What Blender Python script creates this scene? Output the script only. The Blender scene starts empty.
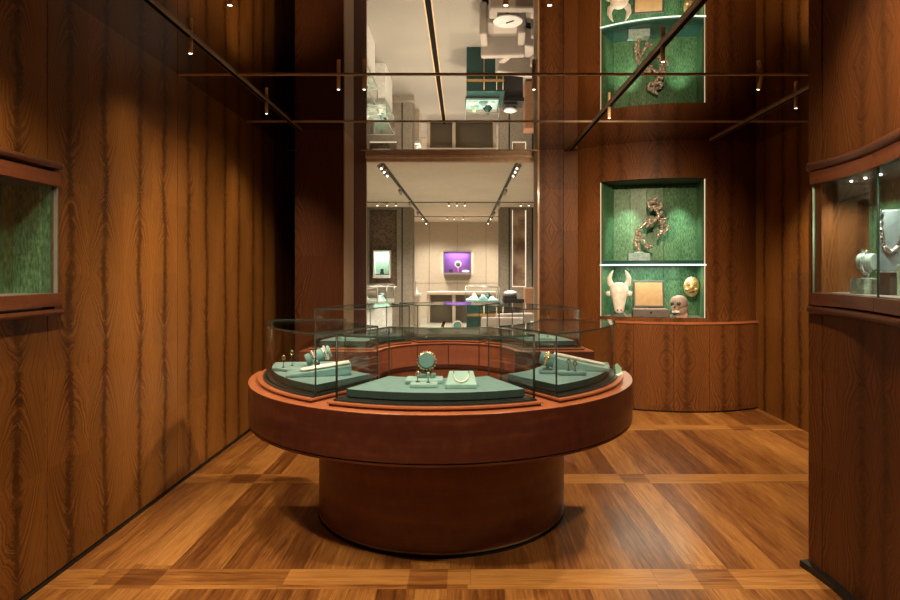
import bpy, bmesh, math, random
from mathutils import Vector, Matrix
random.seed(7)
S = bpy.context.scene
COL = S.collection
R = math.radians
PI = math.pi

# ------------------------------------------------------------------ view
S.view_settings.view_transform = 'Standard'
S.view_settings.look = 'None'
S.view_settings.gamma = 1
S.view_settings.exposure = 0.35
S.view_settings.use_curve_mapping = False
cy = S.cycles
cy.max_bounces = 14; cy.diffuse_bounces = 5; cy.glossy_bounces = 6
cy.transparent_max_bounces = 40; cy.transmission_bounces = 8
cy.caustics_reflective = True; cy.caustics_refractive = False
cy.sample_clamp_indirect = 4.0
cy.use_denoising = True

# ------------------------------------------------------------------ node helpers
class NT:
    def __init__(s, name):
        s.m = bpy.data.materials.new(name); s.m.use_nodes = True
        s.t = s.m.node_tree; s.t.nodes.clear()
        s.out = s.t.nodes.new('ShaderNodeOutputMaterial')
    def n(s, typ, **kw):
        nd = s.t.nodes.new(typ)
        for k, v in kw.items(): setattr(nd, k, v)
        return nd
    def set(s, sock, v):
        if hasattr(v, 'links') or isinstance(v, bpy.types.NodeSocket): s.t.links.new(v, sock)
        else: sock.default_value = v
    def math(s, op, a, b=None, c=None, clamp=False):
        nd = s.n('ShaderNodeMath', operation=op, use_clamp=clamp)
        s.set(nd.inputs[0], a)
        if b is not None: s.set(nd.inputs[1], b)
        if c is not None: s.set(nd.inputs[2], c)
        return nd.outputs[0]
    def add(s, a, b): return s.math('ADD', a, b)
    def sub(s, a, b): return s.math('SUBTRACT', a, b)
    def mul(s, a, b): return s.math('MULTIPLY', a, b)
    def uv(s):
        u = s.n('ShaderNodeUVMap'); u.uv_map = 'UVMap'
        sp = s.n('ShaderNodeSeparateXYZ'); s.t.links.new(u.outputs[0], sp.inputs[0])
        return sp.outputs[0], sp.outputs[1]
    def obj(s):
        return s.n('ShaderNodeTexCoord').outputs['Object']
    def comb(s, x, y, z=0.0):
        c = s.n('ShaderNodeCombineXYZ')
        s.set(c.inputs[0], x); s.set(c.inputs[1], y); s.set(c.inputs[2], z)
        return c.outputs[0]
    def noise(s, vec, scale, detail=3, rough=0.5, dist=0.0):
        nd = s.n('ShaderNodeTexNoise')
        s.set(nd.inputs['Vector'], vec); nd.inputs['Scale'].default_value = scale
        nd.inputs['Detail'].default_value = detail; nd.inputs['Roughness'].default_value = rough
        nd.inputs['Distortion'].default_value = dist
        return nd.outputs['Fac']
    def noise1(s, w, scale=1.0, detail=3, rough=0.6):
        nd = s.n('ShaderNodeTexNoise', noise_dimensions='1D')
        s.set(nd.inputs['W'], w); nd.inputs['Scale'].default_value = scale
        nd.inputs['Detail'].default_value = detail; nd.inputs['Roughness'].default_value = rough
        return nd.outputs['Fac']
    def white(s, vec):
        nd = s.n('ShaderNodeTexWhiteNoise', noise_dimensions='3D'); s.set(nd.inputs['Vector'], vec)
        return nd.outputs['Value']
    def ramp(s, f, stops):
        nd = s.n('ShaderNodeValToRGB'); s.set(nd.inputs[0], f)
        e = nd.color_ramp.elements
        while len(e) > 1: e.remove(e[-1])
        e[0].position = stops[0][0]; e[0].color = (*stops[0][1], 1)
        for p, c in stops[1:]:
            q = e.new(p); q.color = (*c, 1)
        return nd.outputs[0]
    def mix(s, f, a, b, mode='MIX'):
        nd = s.n('ShaderNodeMix', data_type='RGBA', blend_type=mode)
        s.set(nd.inputs[0], f)
        for k, v in ((6, a), (7, b)):
            if isinstance(v, tuple): nd.inputs[k].default_value = (*v, 1) if len(v) == 3 else v
            else: s.t.links.new(v, nd.inputs[k])
        return nd.outputs[2]
    def maprange(s, v, a, b, c=0.0, d=1.0, smooth=True):
        nd = s.n('ShaderNodeMapRange'); nd.interpolation_type = 'SMOOTHSTEP' if smooth else 'LINEAR'
        s.set(nd.inputs[0], v)
        for i, q in zip((1, 2, 3, 4), (a, b, c, d)): nd.inputs[i].default_value = q
        return nd.outputs[0]
    def bump(s, h, strength=0.2, dist=0.002):
        b = s.n('ShaderNodeBump'); b.inputs['Strength'].default_value = strength; b.inputs['Distance'].default_value = dist
        s.t.links.new(h, b.inputs['Height']); return b.outputs[0]
    def principled(s, col, rough=0.5, metal=0.0, normal=None, coat=0.0, spec=0.5, sheen=0.0, emit=None, es=0.0):
        p = s.n('ShaderNodeBsdfPrincipled')
        if isinstance(col, tuple): p.inputs['Base Color'].default_value = (*col, 1)
        else: s.t.links.new(col, p.inputs['Base Color'])
        s.set(p.inputs['Roughness'], rough); p.inputs['Metallic'].default_value = metal
        p.inputs['Specular IOR Level'].default_value = spec
        p.inputs['Coat Weight'].default_value = coat; p.inputs['Coat Roughness'].default_value = 0.15
        p.inputs['Sheen Weight'].default_value = sheen
        if normal is not None: s.t.links.new(normal, p.inputs['Normal'])
        if emit: p.inputs['Emission Color'].default_value = (*emit, 1); p.inputs['Emission Strength'].default_value = es
        s.t.links.new(p.outputs[0], s.out.inputs[0]); return s.m

M = {}
def plain(name, col, rough=0.5, metal=0.0, **kw):
    t = NT(name)
    nz = t.noise(t.obj(), 18, 3)
    c = t.mix(t.maprange(nz, .3, .7, 0, 1), tuple(x*.9 for x in col), tuple(min(1, x*1.08) for x in col))
    M[name] = t.principled(c, rough, metal, **kw); return M[name]
def emitter(name, col, strength):
    t = NT(name); e = t.n('ShaderNodeEmission')
    e.inputs[0].default_value = (*col, 1); e.inputs[1].default_value = strength
    t.t.links.new(e.outputs[0], t.out.inputs[0]); M[name] = t.m

def flame_wood(name, dark, mid, light, phase=0.0, half=.33, spine=.15, row=.47, v0=.54, rough=.32, spine_dark=.85, seams=True, freq=16, coat=.08, spec=.30):
    """book-matched crotch mahogany; u along the wall, v upwards, in metres"""
    t = NT(name); u, v = t.uv()
    w1 = t.noise(t.comb(u, v), 2.2, 2)
    w2 = t.noise(t.comb(t.mul(u, 1.0), t.mul(v, .8), 4.0), 9, 4, .6)
    uu = t.add(t.sub(u, phase), 50*2*half)
    tt = t.math('PINGPONG', uu, half)
    vv = t.add(t.sub(v, v0), 20*2*row)
    vf = t.math('PINGPONG', vv, row)
    cell = t.math('FLOOR', t.math('DIVIDE', uu, half))
    sp = t.add(spine, t.add(t.mul(t.sub(w1, .5), .10), t.mul(t.sub(w2, .5), .03)))
    s_ = t.sub(tt, sp)
    a = t.math('ABSOLUTE', s_)
    f = t.add(t.mul(t.mul(a, a), 15.0), t.mul(a, .35))
    g = t.add(t.add(vf, f), t.add(t.mul(w2, .12), t.mul(w1, .20)))
    b1 = t.noise1(t.mul(g, freq), 1.0, 3, .62)
    b2 = t.noise1(t.mul(g, freq*4), 1.0, 3, .6)
    fine = t.noise(t.comb(t.mul(u, 260), t.mul(v, 14)), 1.0, 2)
    band = t.add(t.mul(b1, .62), t.add(t.mul(b2, .30), t.mul(fine, .10)))
    col = t.ramp(band, [(.37, dark), (.49, mid), (.60, light)])
    # dark feathered spine
    w3 = t.noise(t.comb(t.mul(u, 1.0), t.mul(v, .8)), 26, 5, .75)
    fb = t.noise1(t.mul(g, freq*1.9), 1.0, 2, .6)
    sn = t.add(a, t.add(t.mul(t.sub(w3, .5), .13), t.mul(t.sub(fb, .55), .06)))
    sm = t.maprange(sn, .004, .034, 1, 0)
    sm = t.mul(sm, t.maprange(t.noise(t.comb(u, v, 7), 4, 2), .3, .5, .45, 1))
    col = t.mix(t.mul(sm, spine_dark), col, tuple(x*.42 for x in dark))
    # wide tone around the spine and per leaf tone
    halo = t.maprange(a, 0, .14, .30, 0)
    col = t.mix(halo, col, tuple(x*.8 for x in dark))
    row_id = t.math('FLOOR', t.math('DIVIDE', vv, row))
    tone = t.white(t.comb(cell, row_id))
    tn = t.maprange(tone, 0, 1, .86, 1.08, False)
    mu = t.n('ShaderNodeVectorMath', operation='SCALE'); t.t.links.new(col, mu.inputs[0]); t.set(mu.inputs['Scale'], tn)
    M[name] = t.principled(mu.outputs[0], rough, spec=spec, coat=coat)
    return M[name]

wd, wm, wl = (.085, .027, .006), (.185, .069, .014), (.27, .110, .022)
flame_wood('flame_mahogany', wd, wm, wl, phase=3.195, freq=30)
flame_wood('quiet_mahogany', (.068, .021, .006), (.122, .040, .010), (.170, .060, .014), phase=.1, half=.30, spine=.20, row=.47, spine_dark=.5, freq=20, rough=.5, coat=0, spec=.15)
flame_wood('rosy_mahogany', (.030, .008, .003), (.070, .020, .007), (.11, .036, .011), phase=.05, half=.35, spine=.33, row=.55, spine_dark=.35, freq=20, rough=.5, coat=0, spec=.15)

def grain_wood(name, dark, mid, light, rough=.35, su=1.2, sv=22, coat=.1):
    t = NT(name); u, v = t.uv()
    n1 = t.noise(t.comb(t.mul(u, su), t.mul(v, sv)), 1.0, 4, .6, .6)
    n2 = t.noise(t.comb(t.mul(u, su*20), t.mul(v, sv*1.2)), 1.0, 3, .6)
    b = t.add(t.mul(n1, .65), t.mul(n2, .35))
    col = t.ramp(b, [(.34, dark), (.5, mid), (.66, light)])
    M[name] = t.principled(col, rough, spec=.4, coat=coat)
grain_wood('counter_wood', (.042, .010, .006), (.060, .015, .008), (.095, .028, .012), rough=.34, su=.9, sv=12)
grain_wood('pedestal_wood_lit', (.105, .030, .011), (.150, .044, .015), (.20, .064, .021), rough=.36, su=.9, sv=12)  # counter wood made lighter, bounce light put into the colour
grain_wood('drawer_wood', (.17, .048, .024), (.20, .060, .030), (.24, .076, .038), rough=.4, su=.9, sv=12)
grain_wood('counter_wood_lit', (.27, .082, .034), (.33, .106, .044), (.40, .135, .056), rough=.30, su=3, sv=3)  # bright copy of the counter wood, spotlight on tops put into the colour
grain_wood('rail_wood', (.055, .016, .007), (.085, .026, .011), (.12, .040, .016), rough=.30, su=2, sv=30)
grain_wood('fascia_wood', (.10, .028, .012), (.14, .042, .017), (.18, .060, .024), rough=.35, su=2, sv=20)
grain_wood('bronze_panel', (.36, .22, .12), (.41, .26, .14), (.46, .30, .17), rough=.7, su=50, sv=.8)

def floor_material():
    t = NT('parquet')
    sp = t.n('ShaderNodeSeparateXYZ'); t.t.links.new(t.obj(), sp.inputs[0])
    x, y = sp.outputs[0], sp.outputs[1]
    P, W = 1.40, .19
    fx = t.math('MODULO', t.add(t.sub(x, -.27), 10*P), P)
    fy = t.math('MODULO', t.add(t.sub(y, 2.82), 10*P), P)
    bx = t.math('LESS_THAN', fx, W); by = t.math('LESS_THAN', fy, W)
    ix = t.math('FLOOR', t.math('DIVIDE', t.add(t.sub(x, -.27), 10*P), P))
    iy = t.math('FLOOR', t.math('DIVIDE', t.add(t.sub(y, 2.82), 10*P), P))
    def boards(a, b, wid, ln, seed):
        """a across the boards, b along; returns random per board, edge mask"""
        r = t.math('DIVIDE', a, wid); ri = t.math('FLOOR', r)
        off = t.mul(t.white(t.comb(ri, seed, 3.3)), ln if seed != 1.0 else 0.0)
        q = t.math('DIVIDE', t.add(b, off), ln); qi = t.math('FLOOR', q)
        rnd = t.white(t.comb(ri, qi, seed))
        ea = t.math('ABSOLUTE', t.sub(t.math('FRACT', r), .5)); eb = t.math('ABSOLUTE', t.sub(t.math('FRACT', q), .5))
        e = t.math('MAXIMUM', t.math('GREATER_THAN', ea, .5-.0016/wid), t.math('GREATER_THAN', eb, .5-.0016/ln))
        return rnd, e
    rA, eA = boards(t.add(t.sub(fx, W), t.mul(ix, 1.3445*1.0)), t.add(t.sub(fy, W), t.mul(iy, 1.21)), .13444, 1.21, 1.0)      # along Y in the fields
    rB, eB = boards(t.add(fy, 3), t.add(x, 30), .19, .9, 2.0)         # the bands across
    rC, eC = boards(t.add(fx, 3), t.add(y, 30), .19, 1.2, 3.0)        # the bands along
    def grain(a, b, r, k):
        o = t.mul(r, 37.0)
        g1 = t.noise(t.comb(t.add(t.mul(a, 26), o), t.mul(b, 1.5), o), 1.0, 5, .65, 1.4)
        g2 = t.noise(t.comb(t.add(t.mul(a, 130), o), t.mul(b, 7), o), 1.0, 3, .6)
        return t.add(t.mul(g1, .6), t.mul(g2, .4))
    gA = grain(x, y, rA, 1); gB = grain(y, x, rB, 2); gC = grain(x, y, rC, 3)
    def sel(m, a, b): return t.add(t.mul(m, b), t.mul(t.sub(1, m), a))
    rnd = sel(by, sel(bx, rA, rC), rB); gr = sel(by, sel(bx, gA, gC), gB); ed = sel(by, sel(bx, eA, eC), eB)
    node = t.mul(bx, by)
    tone = t.add(t.add(t.mul(rnd, .22), .03), t.mul(gr, .95))
    tone = t.add(tone, t.mul(t.math('MAXIMUM', bx, by), .12))
    tone = t.sub(tone, t.mul(node, .15))
    col = t.ramp(tone, [(.40, (.075, .023, .006)), (.56, (.175, .062, .015)), (.70, (.31, .128, .031)), (.86, (.46, .215, .058))])
    col = t.mix(t.mul(ed, .45), col, (.05, .015, .005))
    nb = t.bump(gr, .08, .001)
    M['parquet'] = t.principled(col, .30, spec=.45, coat=.10, normal=nb)
floor_material()

def mirror():
    t = NT('smoked_mirror')
    M['smoked_mirror'] = t.principled((.56, .52, .47), .012, 1.0)
mirror()
def glass(name, tint=(.965, .985, .975), ior=1.45, cap=.16):
    t = NT(name)
    tr = t.n('ShaderNodeBsdfTransparent'); tr.inputs[0].default_value = (*tint, 1)
    gl = t.n('ShaderNodeBsdfGlossy'); gl.inputs['Roughness'].default_value = 0.0
    fr = t.n('ShaderNodeFresnel'); fr.inputs[0].default_value = ior
    mx = t.n('ShaderNodeMixShader')
    t.t.links.new(t.math('MINIMUM', fr.outputs[0], cap), mx.inputs[0]); t.t.links.new(tr.outputs[0], mx.inputs[1]); t.t.links.new(gl.outputs[0], mx.inputs[2])
    t.t.links.new(mx.outputs[0], t.out.inputs[0]); M[name] = t.m
glass('clear_glass', (.99, .997, .993), 1.25)
glass('top_glass', (.985, .995, .99), 1.35, .45)
def edge_glass():
    t = NT('glass_edge')
    tr = t.n('ShaderNodeBsdfTransparent'); tr.inputs[0].default_value = (.35, .45, .40, 1)
    p = t.n('ShaderNodeBsdfPrincipled'); p.inputs['Base Color'].default_value = (.05, .075, .065, 1); p.inputs['Roughness'].default_value = .10
    mx = t.n('ShaderNodeMixShader'); mx.inputs[0].default_value = .62
    t.t.links.new(tr.outputs[0], mx.inputs[1]); t.t.links.new(p.outputs[0], mx.inputs[2]); t.t.links.new(mx.outputs[0], t.out.inputs[0])
    M['glass_edge'] = t.m
edge_glass()
def green_fabric():
    t = NT('green_fabric'); u, v = t.uv()
    n1 = t.noise(t.comb(t.mul(u, 150), t.mul(v, 26)), 1.0, 3, .6)
    n2 = t.noise(t.comb(t.mul(u, 60), t.mul(v, 22), 3), 1.0, 4, .7)
    n3 = t.noise(t.comb(t.mul(u, 7), t.mul(v, 2.5), 5), 1.0, 3, .6)
    col = t.ramp(t.add(t.mul(n1, .5), t.add(t.mul(n3, .25), t.mul(n2, .25))), [(.36, (.012, .045, .020)), (.5, (.045, .125, .055)), (.64, (.14, .27, .14))])
    blot = t.maprange(n2, .34, .45, .85, 0)
    col = t.mix(blot, col, (.008, .03, .016))
    M['green_fabric'] = t.principled(col, .45, spec=.4)
green_fabric()
def speckle(name, a, b, rough=.8, scale=90):
    t = NT(name)
    n1 = t.noise(t.obj(), scale, 3, .7); n2 = t.noise(t.obj(), 1.1, 2)
    col = t.mix(t.maprange(n1, .35, .65, 0, 1), a, b)
    col = t.mix(t.mul(t.maprange(n2, .3, .7, 0, 1), .15), col, tuple(x*.6 for x in a))
    M[name] = t.principled(col, rough, spec=.25)
speckle('beige_terrazzo', (.20, .185, .155), (.34, .315, .27), .6, 60)
speckle('beige_plaster', (.56, .48, .375), (.62, .535, .42), .85, 25)
speckle('taupe_stone', (.24, .205, .16), (.34, .295, .23), .8, 35)
speckle('ceiling_paint', (.82, .71, .57), (.87, .76, .62), .9, 12)
speckle('brown_shimmer', (.11, .075, .050), (.23, .165, .115), .4, 18)
speckle('chair_fabric', (.34, .30, .26), (.44, .39, .34), .95, 140)
speckle('figured_pale', (.22, .30, .24), (.55, .58, .50), .4, 6)
speckle('marble', (.62, .62, .60), (.80, .80, .78), .2, 8)
speckle('acrylic_block', (.20, .30, .31), (.33, .43, .44), .2, 40)
def silk(name, a, b):
    t = NT(name); u, v = t.uv()
    n1 = t.noise(t.comb(t.mul(u, 2.2), t.mul(v, 2.6)), 1.0, 3)
    M[name] = t.principled(t.ramp(n1, [(.38, a), (.62, b)]), .35, metal=.4)
silk('bronze_silk', (.26, .16, .10), (.62, .46, .33))
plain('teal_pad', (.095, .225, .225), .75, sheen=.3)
plain('mint_tray', (.24, .43, .41), .6, sheen=.2)
plain('mint_dark', (.09, .220, .220), .7, sheen=.3)
plain('dark_base', (.018, .024, .022), .3)
plain('ivory', (.78, .74, .66), .45)
plain('spot_white', (.42, .38, .33), .5)
plain('white_satin', (.82, .82, .78), .4)
plain('gold', (.90, .62, .28), .22, 1.0)
plain('silver', (.82, .82, .80), .18, 1.0)
plain('brass', (.62, .42, .22), .45, .3)
plain('dark_brass', (.30, .20, .10), .4, .4)
plain('joint_bronze', (.50, .32, .19), .45)
plain('matt_black', (.006, .006, .006), .9, spec=.1)
plain('green_joint', (.02, .10, .07), .3)
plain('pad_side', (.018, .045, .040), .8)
plain('dull_mahogany', (.10, .028, .014), .8, spec=.1)
plain('lintel_tan', (.75, .53, .36), .6)
plain('black', (.008, .007, .006), .5)
plain('charcoal', (.035, .033, .030), .5)
plain('skull_brown', (.30, .17, .12), .5)
plain('bone', (.27, .19, .15), .5)
plain('porcelain', (.64, .60, .54), .35)
plain('gilt', (.62, .41, .17), .35, .6)
plain('nugget', (.34, .29, .24), .25, .3)
plain('box_leather', (.10, .08, .07), .5)
plain('lid_leather', (.035, .028, .024), .5)
plain('box_lining', (.36, .23, .11), .9)
plain('purple_cloth', (.20, .075, .30), .8)
plain('grey_metal', (.35, .33, .30), .35, .6)
plain('pale_green', (.40, .62, .47), .7)
plain('bottle_green', (.012, .05, .045), .25)
plain('brown_leather', (.30, .15, .08), .5)
plain('card_green', (.36, .66, .48), .5)
plain('card_white', (.85, .85, .82), .6)
plain('tarnished_rose', (.55, .20, .13), .4)
emitter('lamp_lens', (1.0, .86, .68), 8)
emitter('led_niche', (1.0, .80, .50), .8)
emitter('led_warm', (1.0, .84, .60), 1.1)
emitter('led_white', (.90, 1.0, .84), 2.0)
emitter('case_spot', (1.0, .97, .88), 8)

# ------------------------------------------------------------------ mesh builder
class MB:
    def __init__(s): s.bm = bmesh.new(); s.uvl = s.bm.loops.layers.uv.new('UVMap')
    def _box_uv(s, faces):
        for f in faces:
            f.normal_update(); n = f.normal
            ax = max(range(3), key=lambda i: abs(n[i]))
            for l in f.loops:
                c = l.vert.co
                l[s.uvl].uv = (c.y, c.z) if ax == 0 else ((c.x, c.z) if ax == 1 else (c.x, c.y))
    def verts_faces(s, vs, fs, mi=0, mat=None):
        bv = [s.bm.verts.new(mat @ Vector(v) if mat else v) for v in vs]
        out = []
        for f in fs:
            try: q = s.bm.faces.new([bv[i] for i in f])
            except ValueError: continue
            q.material_index = mi; out.append(q)
        s._box_uv(out); return out
    def box(s, x0, x1, y0, y1, z0, z1, mi=0, mat=None):
        v = [(x0,y0,z0),(x1,y0,z0),(x1,y1,z0),(x0,y1,z0),(x0,y0,z1),(x1,y0,z1),(x1,y1,z1),(x0,y1,z1)]
        f = [(0,3,2,1),(4,5,6,7),(0,1,5,4),(1,2,6,5),(2,3,7,6),(3,0,4,7)]
        return s.verts_faces(v, f, mi, mat)
    def prism(s, poly, z0, z1, mi=0, mis=None, mat=None):
        n = len(poly)
        v = [(x, y, z0) for x, y in poly] + [(x, y, z1) for x, y in poly]
        fs = [tuple(reversed(range(n))), tuple(range(n, 2*n))] + [(i, (i+1) % n, n+(i+1) % n, n+i) for i in range(n)]
        out = s.verts_faces(v, fs, mi, mat)
        if mis is not None:
            for q in out[2:]: q.material_index = mis
        return out
    def sector(s, r0, r1, a0, a1, z0, z1, seg=24, mi=0, mi_side=None, mi_end=None, mi_tb=None):
        """annular sector prism about the origin, angles in degrees"""
        A = [R(a0+(a1-a0)*i/seg) for i in range(seg+1)]
        bm = s.bm; g = []
        for a in A:
            c, n = math.cos(a), math.sin(a)
            g.append([bm.verts.new((r*c, r*n, z)) for r, z in ((r0, z0), (r1, z0), (r1, z1), (r0, z1))])
        for i in range(seg):
            p, q = g[i], g[i+1]
            for k in range(4):
                f = bm.faces.new((p[k], q[k], q[(k+1) % 4], p[(k+1) % 4]) if False else (p[(k+1) % 4], q[(k+1) % 4], q[k], p[k]))
                f.material_index = mi
                if k in (1, 3):
                    if mi_side is not None: f.material_index = mi_side
                    rr = r1 if k == 1 else r0
                    for l in f.loops:
                        an = A[i] if l.vert in p else A[i+1]
                        l[s.uvl].uv = (an*rr, l.vert.co.z)
                else:
                    if mi_tb is not None: f.material_index = mi_tb
                    for l in f.loops: l[s.uvl].uv = (l.vert.co.x, l.vert.co.y)
        ends = []
        if abs(abs(a1-a0)-360) > .01:
            ends = [bm.faces.new(g[0]), bm.faces.new(list(reversed(g[-1])))]
            for f in ends: f.material_index = mi if mi_end is None else mi_end
            s._box_uv(ends)
        return s
    def strip(s, inner, outer, z0, z1, mi=0, mi_end=None):
        """wall between two plan paths, u = length along it"""
        bm = s.bm; acc = 0; prev = None
        G = [[bm.verts.new((x, y, z)) for (x, y), z in ((a, z0), (c, z0), (c, z1), (a, z1))] for a, c in zip(inner, outer)]
        for i in range(len(G)-1):
            p, q = G[i], G[i+1]; L = (q[0].co-p[0].co).length
            for k in range(4):
                f = bm.faces.new((p[(k+1) % 4], q[(k+1) % 4], q[k], p[k])); f.material_index = mi
                for l in f.loops:
                    if k in (1, 3): l[s.uvl].uv = (acc if l.vert in p else acc+L, l.vert.co.z)
                    else: l[s.uvl].uv = (l.vert.co.x, l.vert.co.y)
            acc += L
        ends = [bm.faces.new(G[0]), bm.faces.new(list(reversed(G[-1])))]
        for f in ends: f.material_index = mi if mi_end is None else mi_end
        s._box_uv(ends)
    def cyl(s, p0, p1, r0, r1=None, seg=16, mi=0, cap=True):
        r1 = r0 if r1 is None else r1
        p0, p1 = Vector(p0), Vector(p1); d = (p1-p0).normalized()
        up = Vector((0,0,1)) if abs(d.z) < .9 else Vector((1,0,0))
        a = d.cross(up).normalized(); b = d.cross(a)
        bm = s.bm; A = []; B = []
        for i in range(seg):
            t = 2*PI*i/seg; o = a*math.cos(t)+b*math.sin(t)
            A.append(bm.verts.new(p0+o*r0)); B.append(bm.verts.new(p1+o*r1))
        L = (p1-p0).length
        for i in range(seg):
            j = (i+1) % seg
            f = bm.faces.new((A[i], A[j], B[j], B[i])); f.material_index = mi; f.smooth = True
            for l, uv in zip(f.loops, ((i/seg*.3, 0), ((i+1)/seg*.3, 0), ((i+1)/seg*.3, L), (i/seg*.3, L))): l[s.uvl].uv = uv
        if cap:
            for f in (bm.faces.new(list(reversed(A))), bm.faces.new(B)): f.material_index = mi
    def tube(s, pts, r, seg=8, mi=0, closed=False):
        pts = [Vector(p) for p in pts]; n = len(pts); bm = s.bm
        rr = r if isinstance(r, (list, tuple)) else [r]*n
        rings = []; prev = None; acc = 0
        for i, p in enumerate(pts):
            if closed: d = (pts[(i+1) % n]-pts[i-1]).normalized()
            else: d = (pts[min(i+1, n-1)]-pts[max(i-1, 0)]).normalized()
            if prev is None:
                up = Vector((0,0,1)) if abs(d.z) < .9 else Vector((1,0,0)); a = d.cross(up).normalized()
            else: a = (prev - d*prev.dot(d)).normalized()
            prev = a; b = d.cross(a)
            rings.append([bm.verts.new(p+(a*math.cos(2*PI*k/seg)+b*math.sin(2*PI*k/seg))*rr[i]) for k in range(seg)])
        m = n if closed else n-1
        for i in range(m):
            A, B = rings[i], rings[(i+1) % n]; L = (pts[(i+1) % n]-pts[i]).length
            for k in range(seg):
                j = (k+1) % seg
                f = bm.faces.new((A[k], A[j], B[j], B[k])); f.smooth = True; f.material_index = mi
                for l, uv in zip(f.loops, ((acc, k/seg*.2), (acc, (k+1)/seg*.2), (acc+L, (k+1)/seg*.2), (acc+L, k/seg*.2))): l[s.uvl].uv = uv
            acc += L
        if not closed:
            for f in (bm.faces.new(rings[0]), bm.faces.new(list(reversed(rings[-1])))): f.material_index = mi
    def ball(s, c, r, mi=0, u=12, v=8, mat=None):
        rx, ry, rz = r if isinstance(r, (list, tuple)) else (r, r, r)
        mm = Matrix.Translation(Vector(c)) @ (mat if mat else Matrix.Identity(4)) @ Matrix.Diagonal((rx, ry, rz, 1))
        res = bmesh.ops.create_uvsphere(s.bm, u_segments=u, v_segments=v, radius=1, matrix=mm)
        fs = set(f for vv in res['verts'] for f in vv.link_faces)
        for f in fs: f.material_index = mi; f.smooth = True
    def torus(s, c, R_, r, axis=(0,0,1), seg=24, mi=0, arc=(0, 360), sq=1.0):
        ax = Vector(axis).normalized(); up = Vector((0,0,1)) if abs(ax.z) < .9 else Vector((1,0,0))
        a = ax.cross(up).normalized(); b = ax.cross(a); c = Vector(c)
        full = abs(arc[1]-arc[0]) >= 360
        n = seg if full else seg+1
        pts = [c+(a*math.cos(t)+b*math.sin(t)*sq)*R_ for t in (R(arc[0]+(arc[1]-arc[0])*i/seg) for i in range(n))]
        s.tube(pts, r, 6, mi, closed=full)
    def lathe(s, prof, c=(0,0,0), seg=24, mi=0):
        bm = s.bm; rings = []
        for r, z in prof:
            rings.append([bm.verts.new((c[0]+r*math.cos(2*PI*k/seg), c[1]+r*math.sin(2*PI*k/seg), c[2]+z)) for k in range(seg)])
        for A, B in zip(rings, rings[1:]):
            for k in range(seg):
                j = (k+1) % seg
                f = bm.faces.new((A[k], A[j], B[j], B[k])); f.smooth = True; f.material_index = mi
        for f in (bm.faces.new(list(reversed(rings[0]))), bm.faces.new(rings[-1])): f.material_index = mi
    def build(s, name, mats, parent=None, bevel=0, loc=None, rot=None, smooth=False, rz=None):
        if not isinstance(mats, (list, tuple)): mats = [mats]
        bmesh.ops.recalc_face_normals(s.bm, faces=s.bm.faces)
        me = bpy.data.meshes.new(name); s.bm.to_mesh(me); s.bm.free()
        for m in mats: me.materials.append(M[m] if isinstance(m, str) else m)
        o = bpy.data.objects.new(name, me); COL.objects.link(o)
        if parent: o.parent = parent
        if loc: o.location = loc
        if rot: o.rotation_euler = rot
        if smooth:
            for p in me.polygons: p.use_smooth = True
        if bevel:
            b = o.modifiers.new('Bevel', 'BEVEL'); b.width = bevel; b.segments = 2; b.limit_method = 'ANGLE'; b.angle_limit = R(40)
        return o

def tag(o, label, cat, group=None, kind=None):
    if label: o['label'] = label
    if cat: o['category'] = cat
    if group: o['group'] = group
    if kind: o['kind'] = kind
    return o
def thing(name, loc, label, cat, group=None, rz=0.0, rot=None):
    o = bpy.data.objects.new(name, None); COL.objects.link(o)
    o.empty_display_size = .05
    o.location = loc; o.rotation_euler = rot if rot else (0, 0, rz)
    return tag(o, label, cat, group)
def struct(name, mb, mats, label=None, **kw):
    o = mb.build(name, mats, **kw); o['kind'] = 'structure'
    if label: o['label'] = label
    return o
def kids(o): return [c for c in list(bpy.data.objects) if c.parent == o]
def copy_tree(o, parent=None, loc=None, rz=None, label=None):
    c = o.copy(); COL.objects.link(c)
    if parent: c.parent = parent
    if loc is not None: c.location = loc
    if rz is not None: c.rotation_euler = (0, 0, rz)
    if label: c['label'] = label
    for k in kids(o): copy_tree(k, c)
    return c

# ------------------------------------------------------------------ camera
cam = bpy.data.cameras.new('camera'); co = bpy.data.objects.new('camera', cam); COL.objects.link(co)
co.location = (0, 0, 1.5); co.rotation_euler = (R(90), 0, 0)
cam.sensor_width = 36; cam.lens = 24; cam.shift_x = -14/900; cam.shift_y = -30/900; cam.clip_start = .05; cam.clip_end = 60
S.camera = co
F = 600.0
def px(x, y, Y):            # the point at depth Y seen at pixel x, y
    return Vector(((x-464)/F*Y, Y, 1.5-(y-270)/F*Y))

H = 2.87
# ------------------------------------------------------------------ setting: wood room
b = MB(); b.box(-2.6, 3.6, -1.6, 7.2, -.06, 0); struct('floor', b, 'parquet', 'mahogany parquet with crossing border bands')
b = MB(); b.box(-2.6, 3.6, -1.6, 7.18, H, H+.05); struct('ceiling', b, 'smoked_mirror')
for i, y in enumerate((-1.13, .20, 1.54, 2.87, 4.20, 5.53, 6.86)):
    b = MB(); b.box(-1.999, 3.25, y-.008, y+.008, H-.008, H-.001)
    struct('trim_%d' % (i+1), b, 'joint_bronze')

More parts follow.
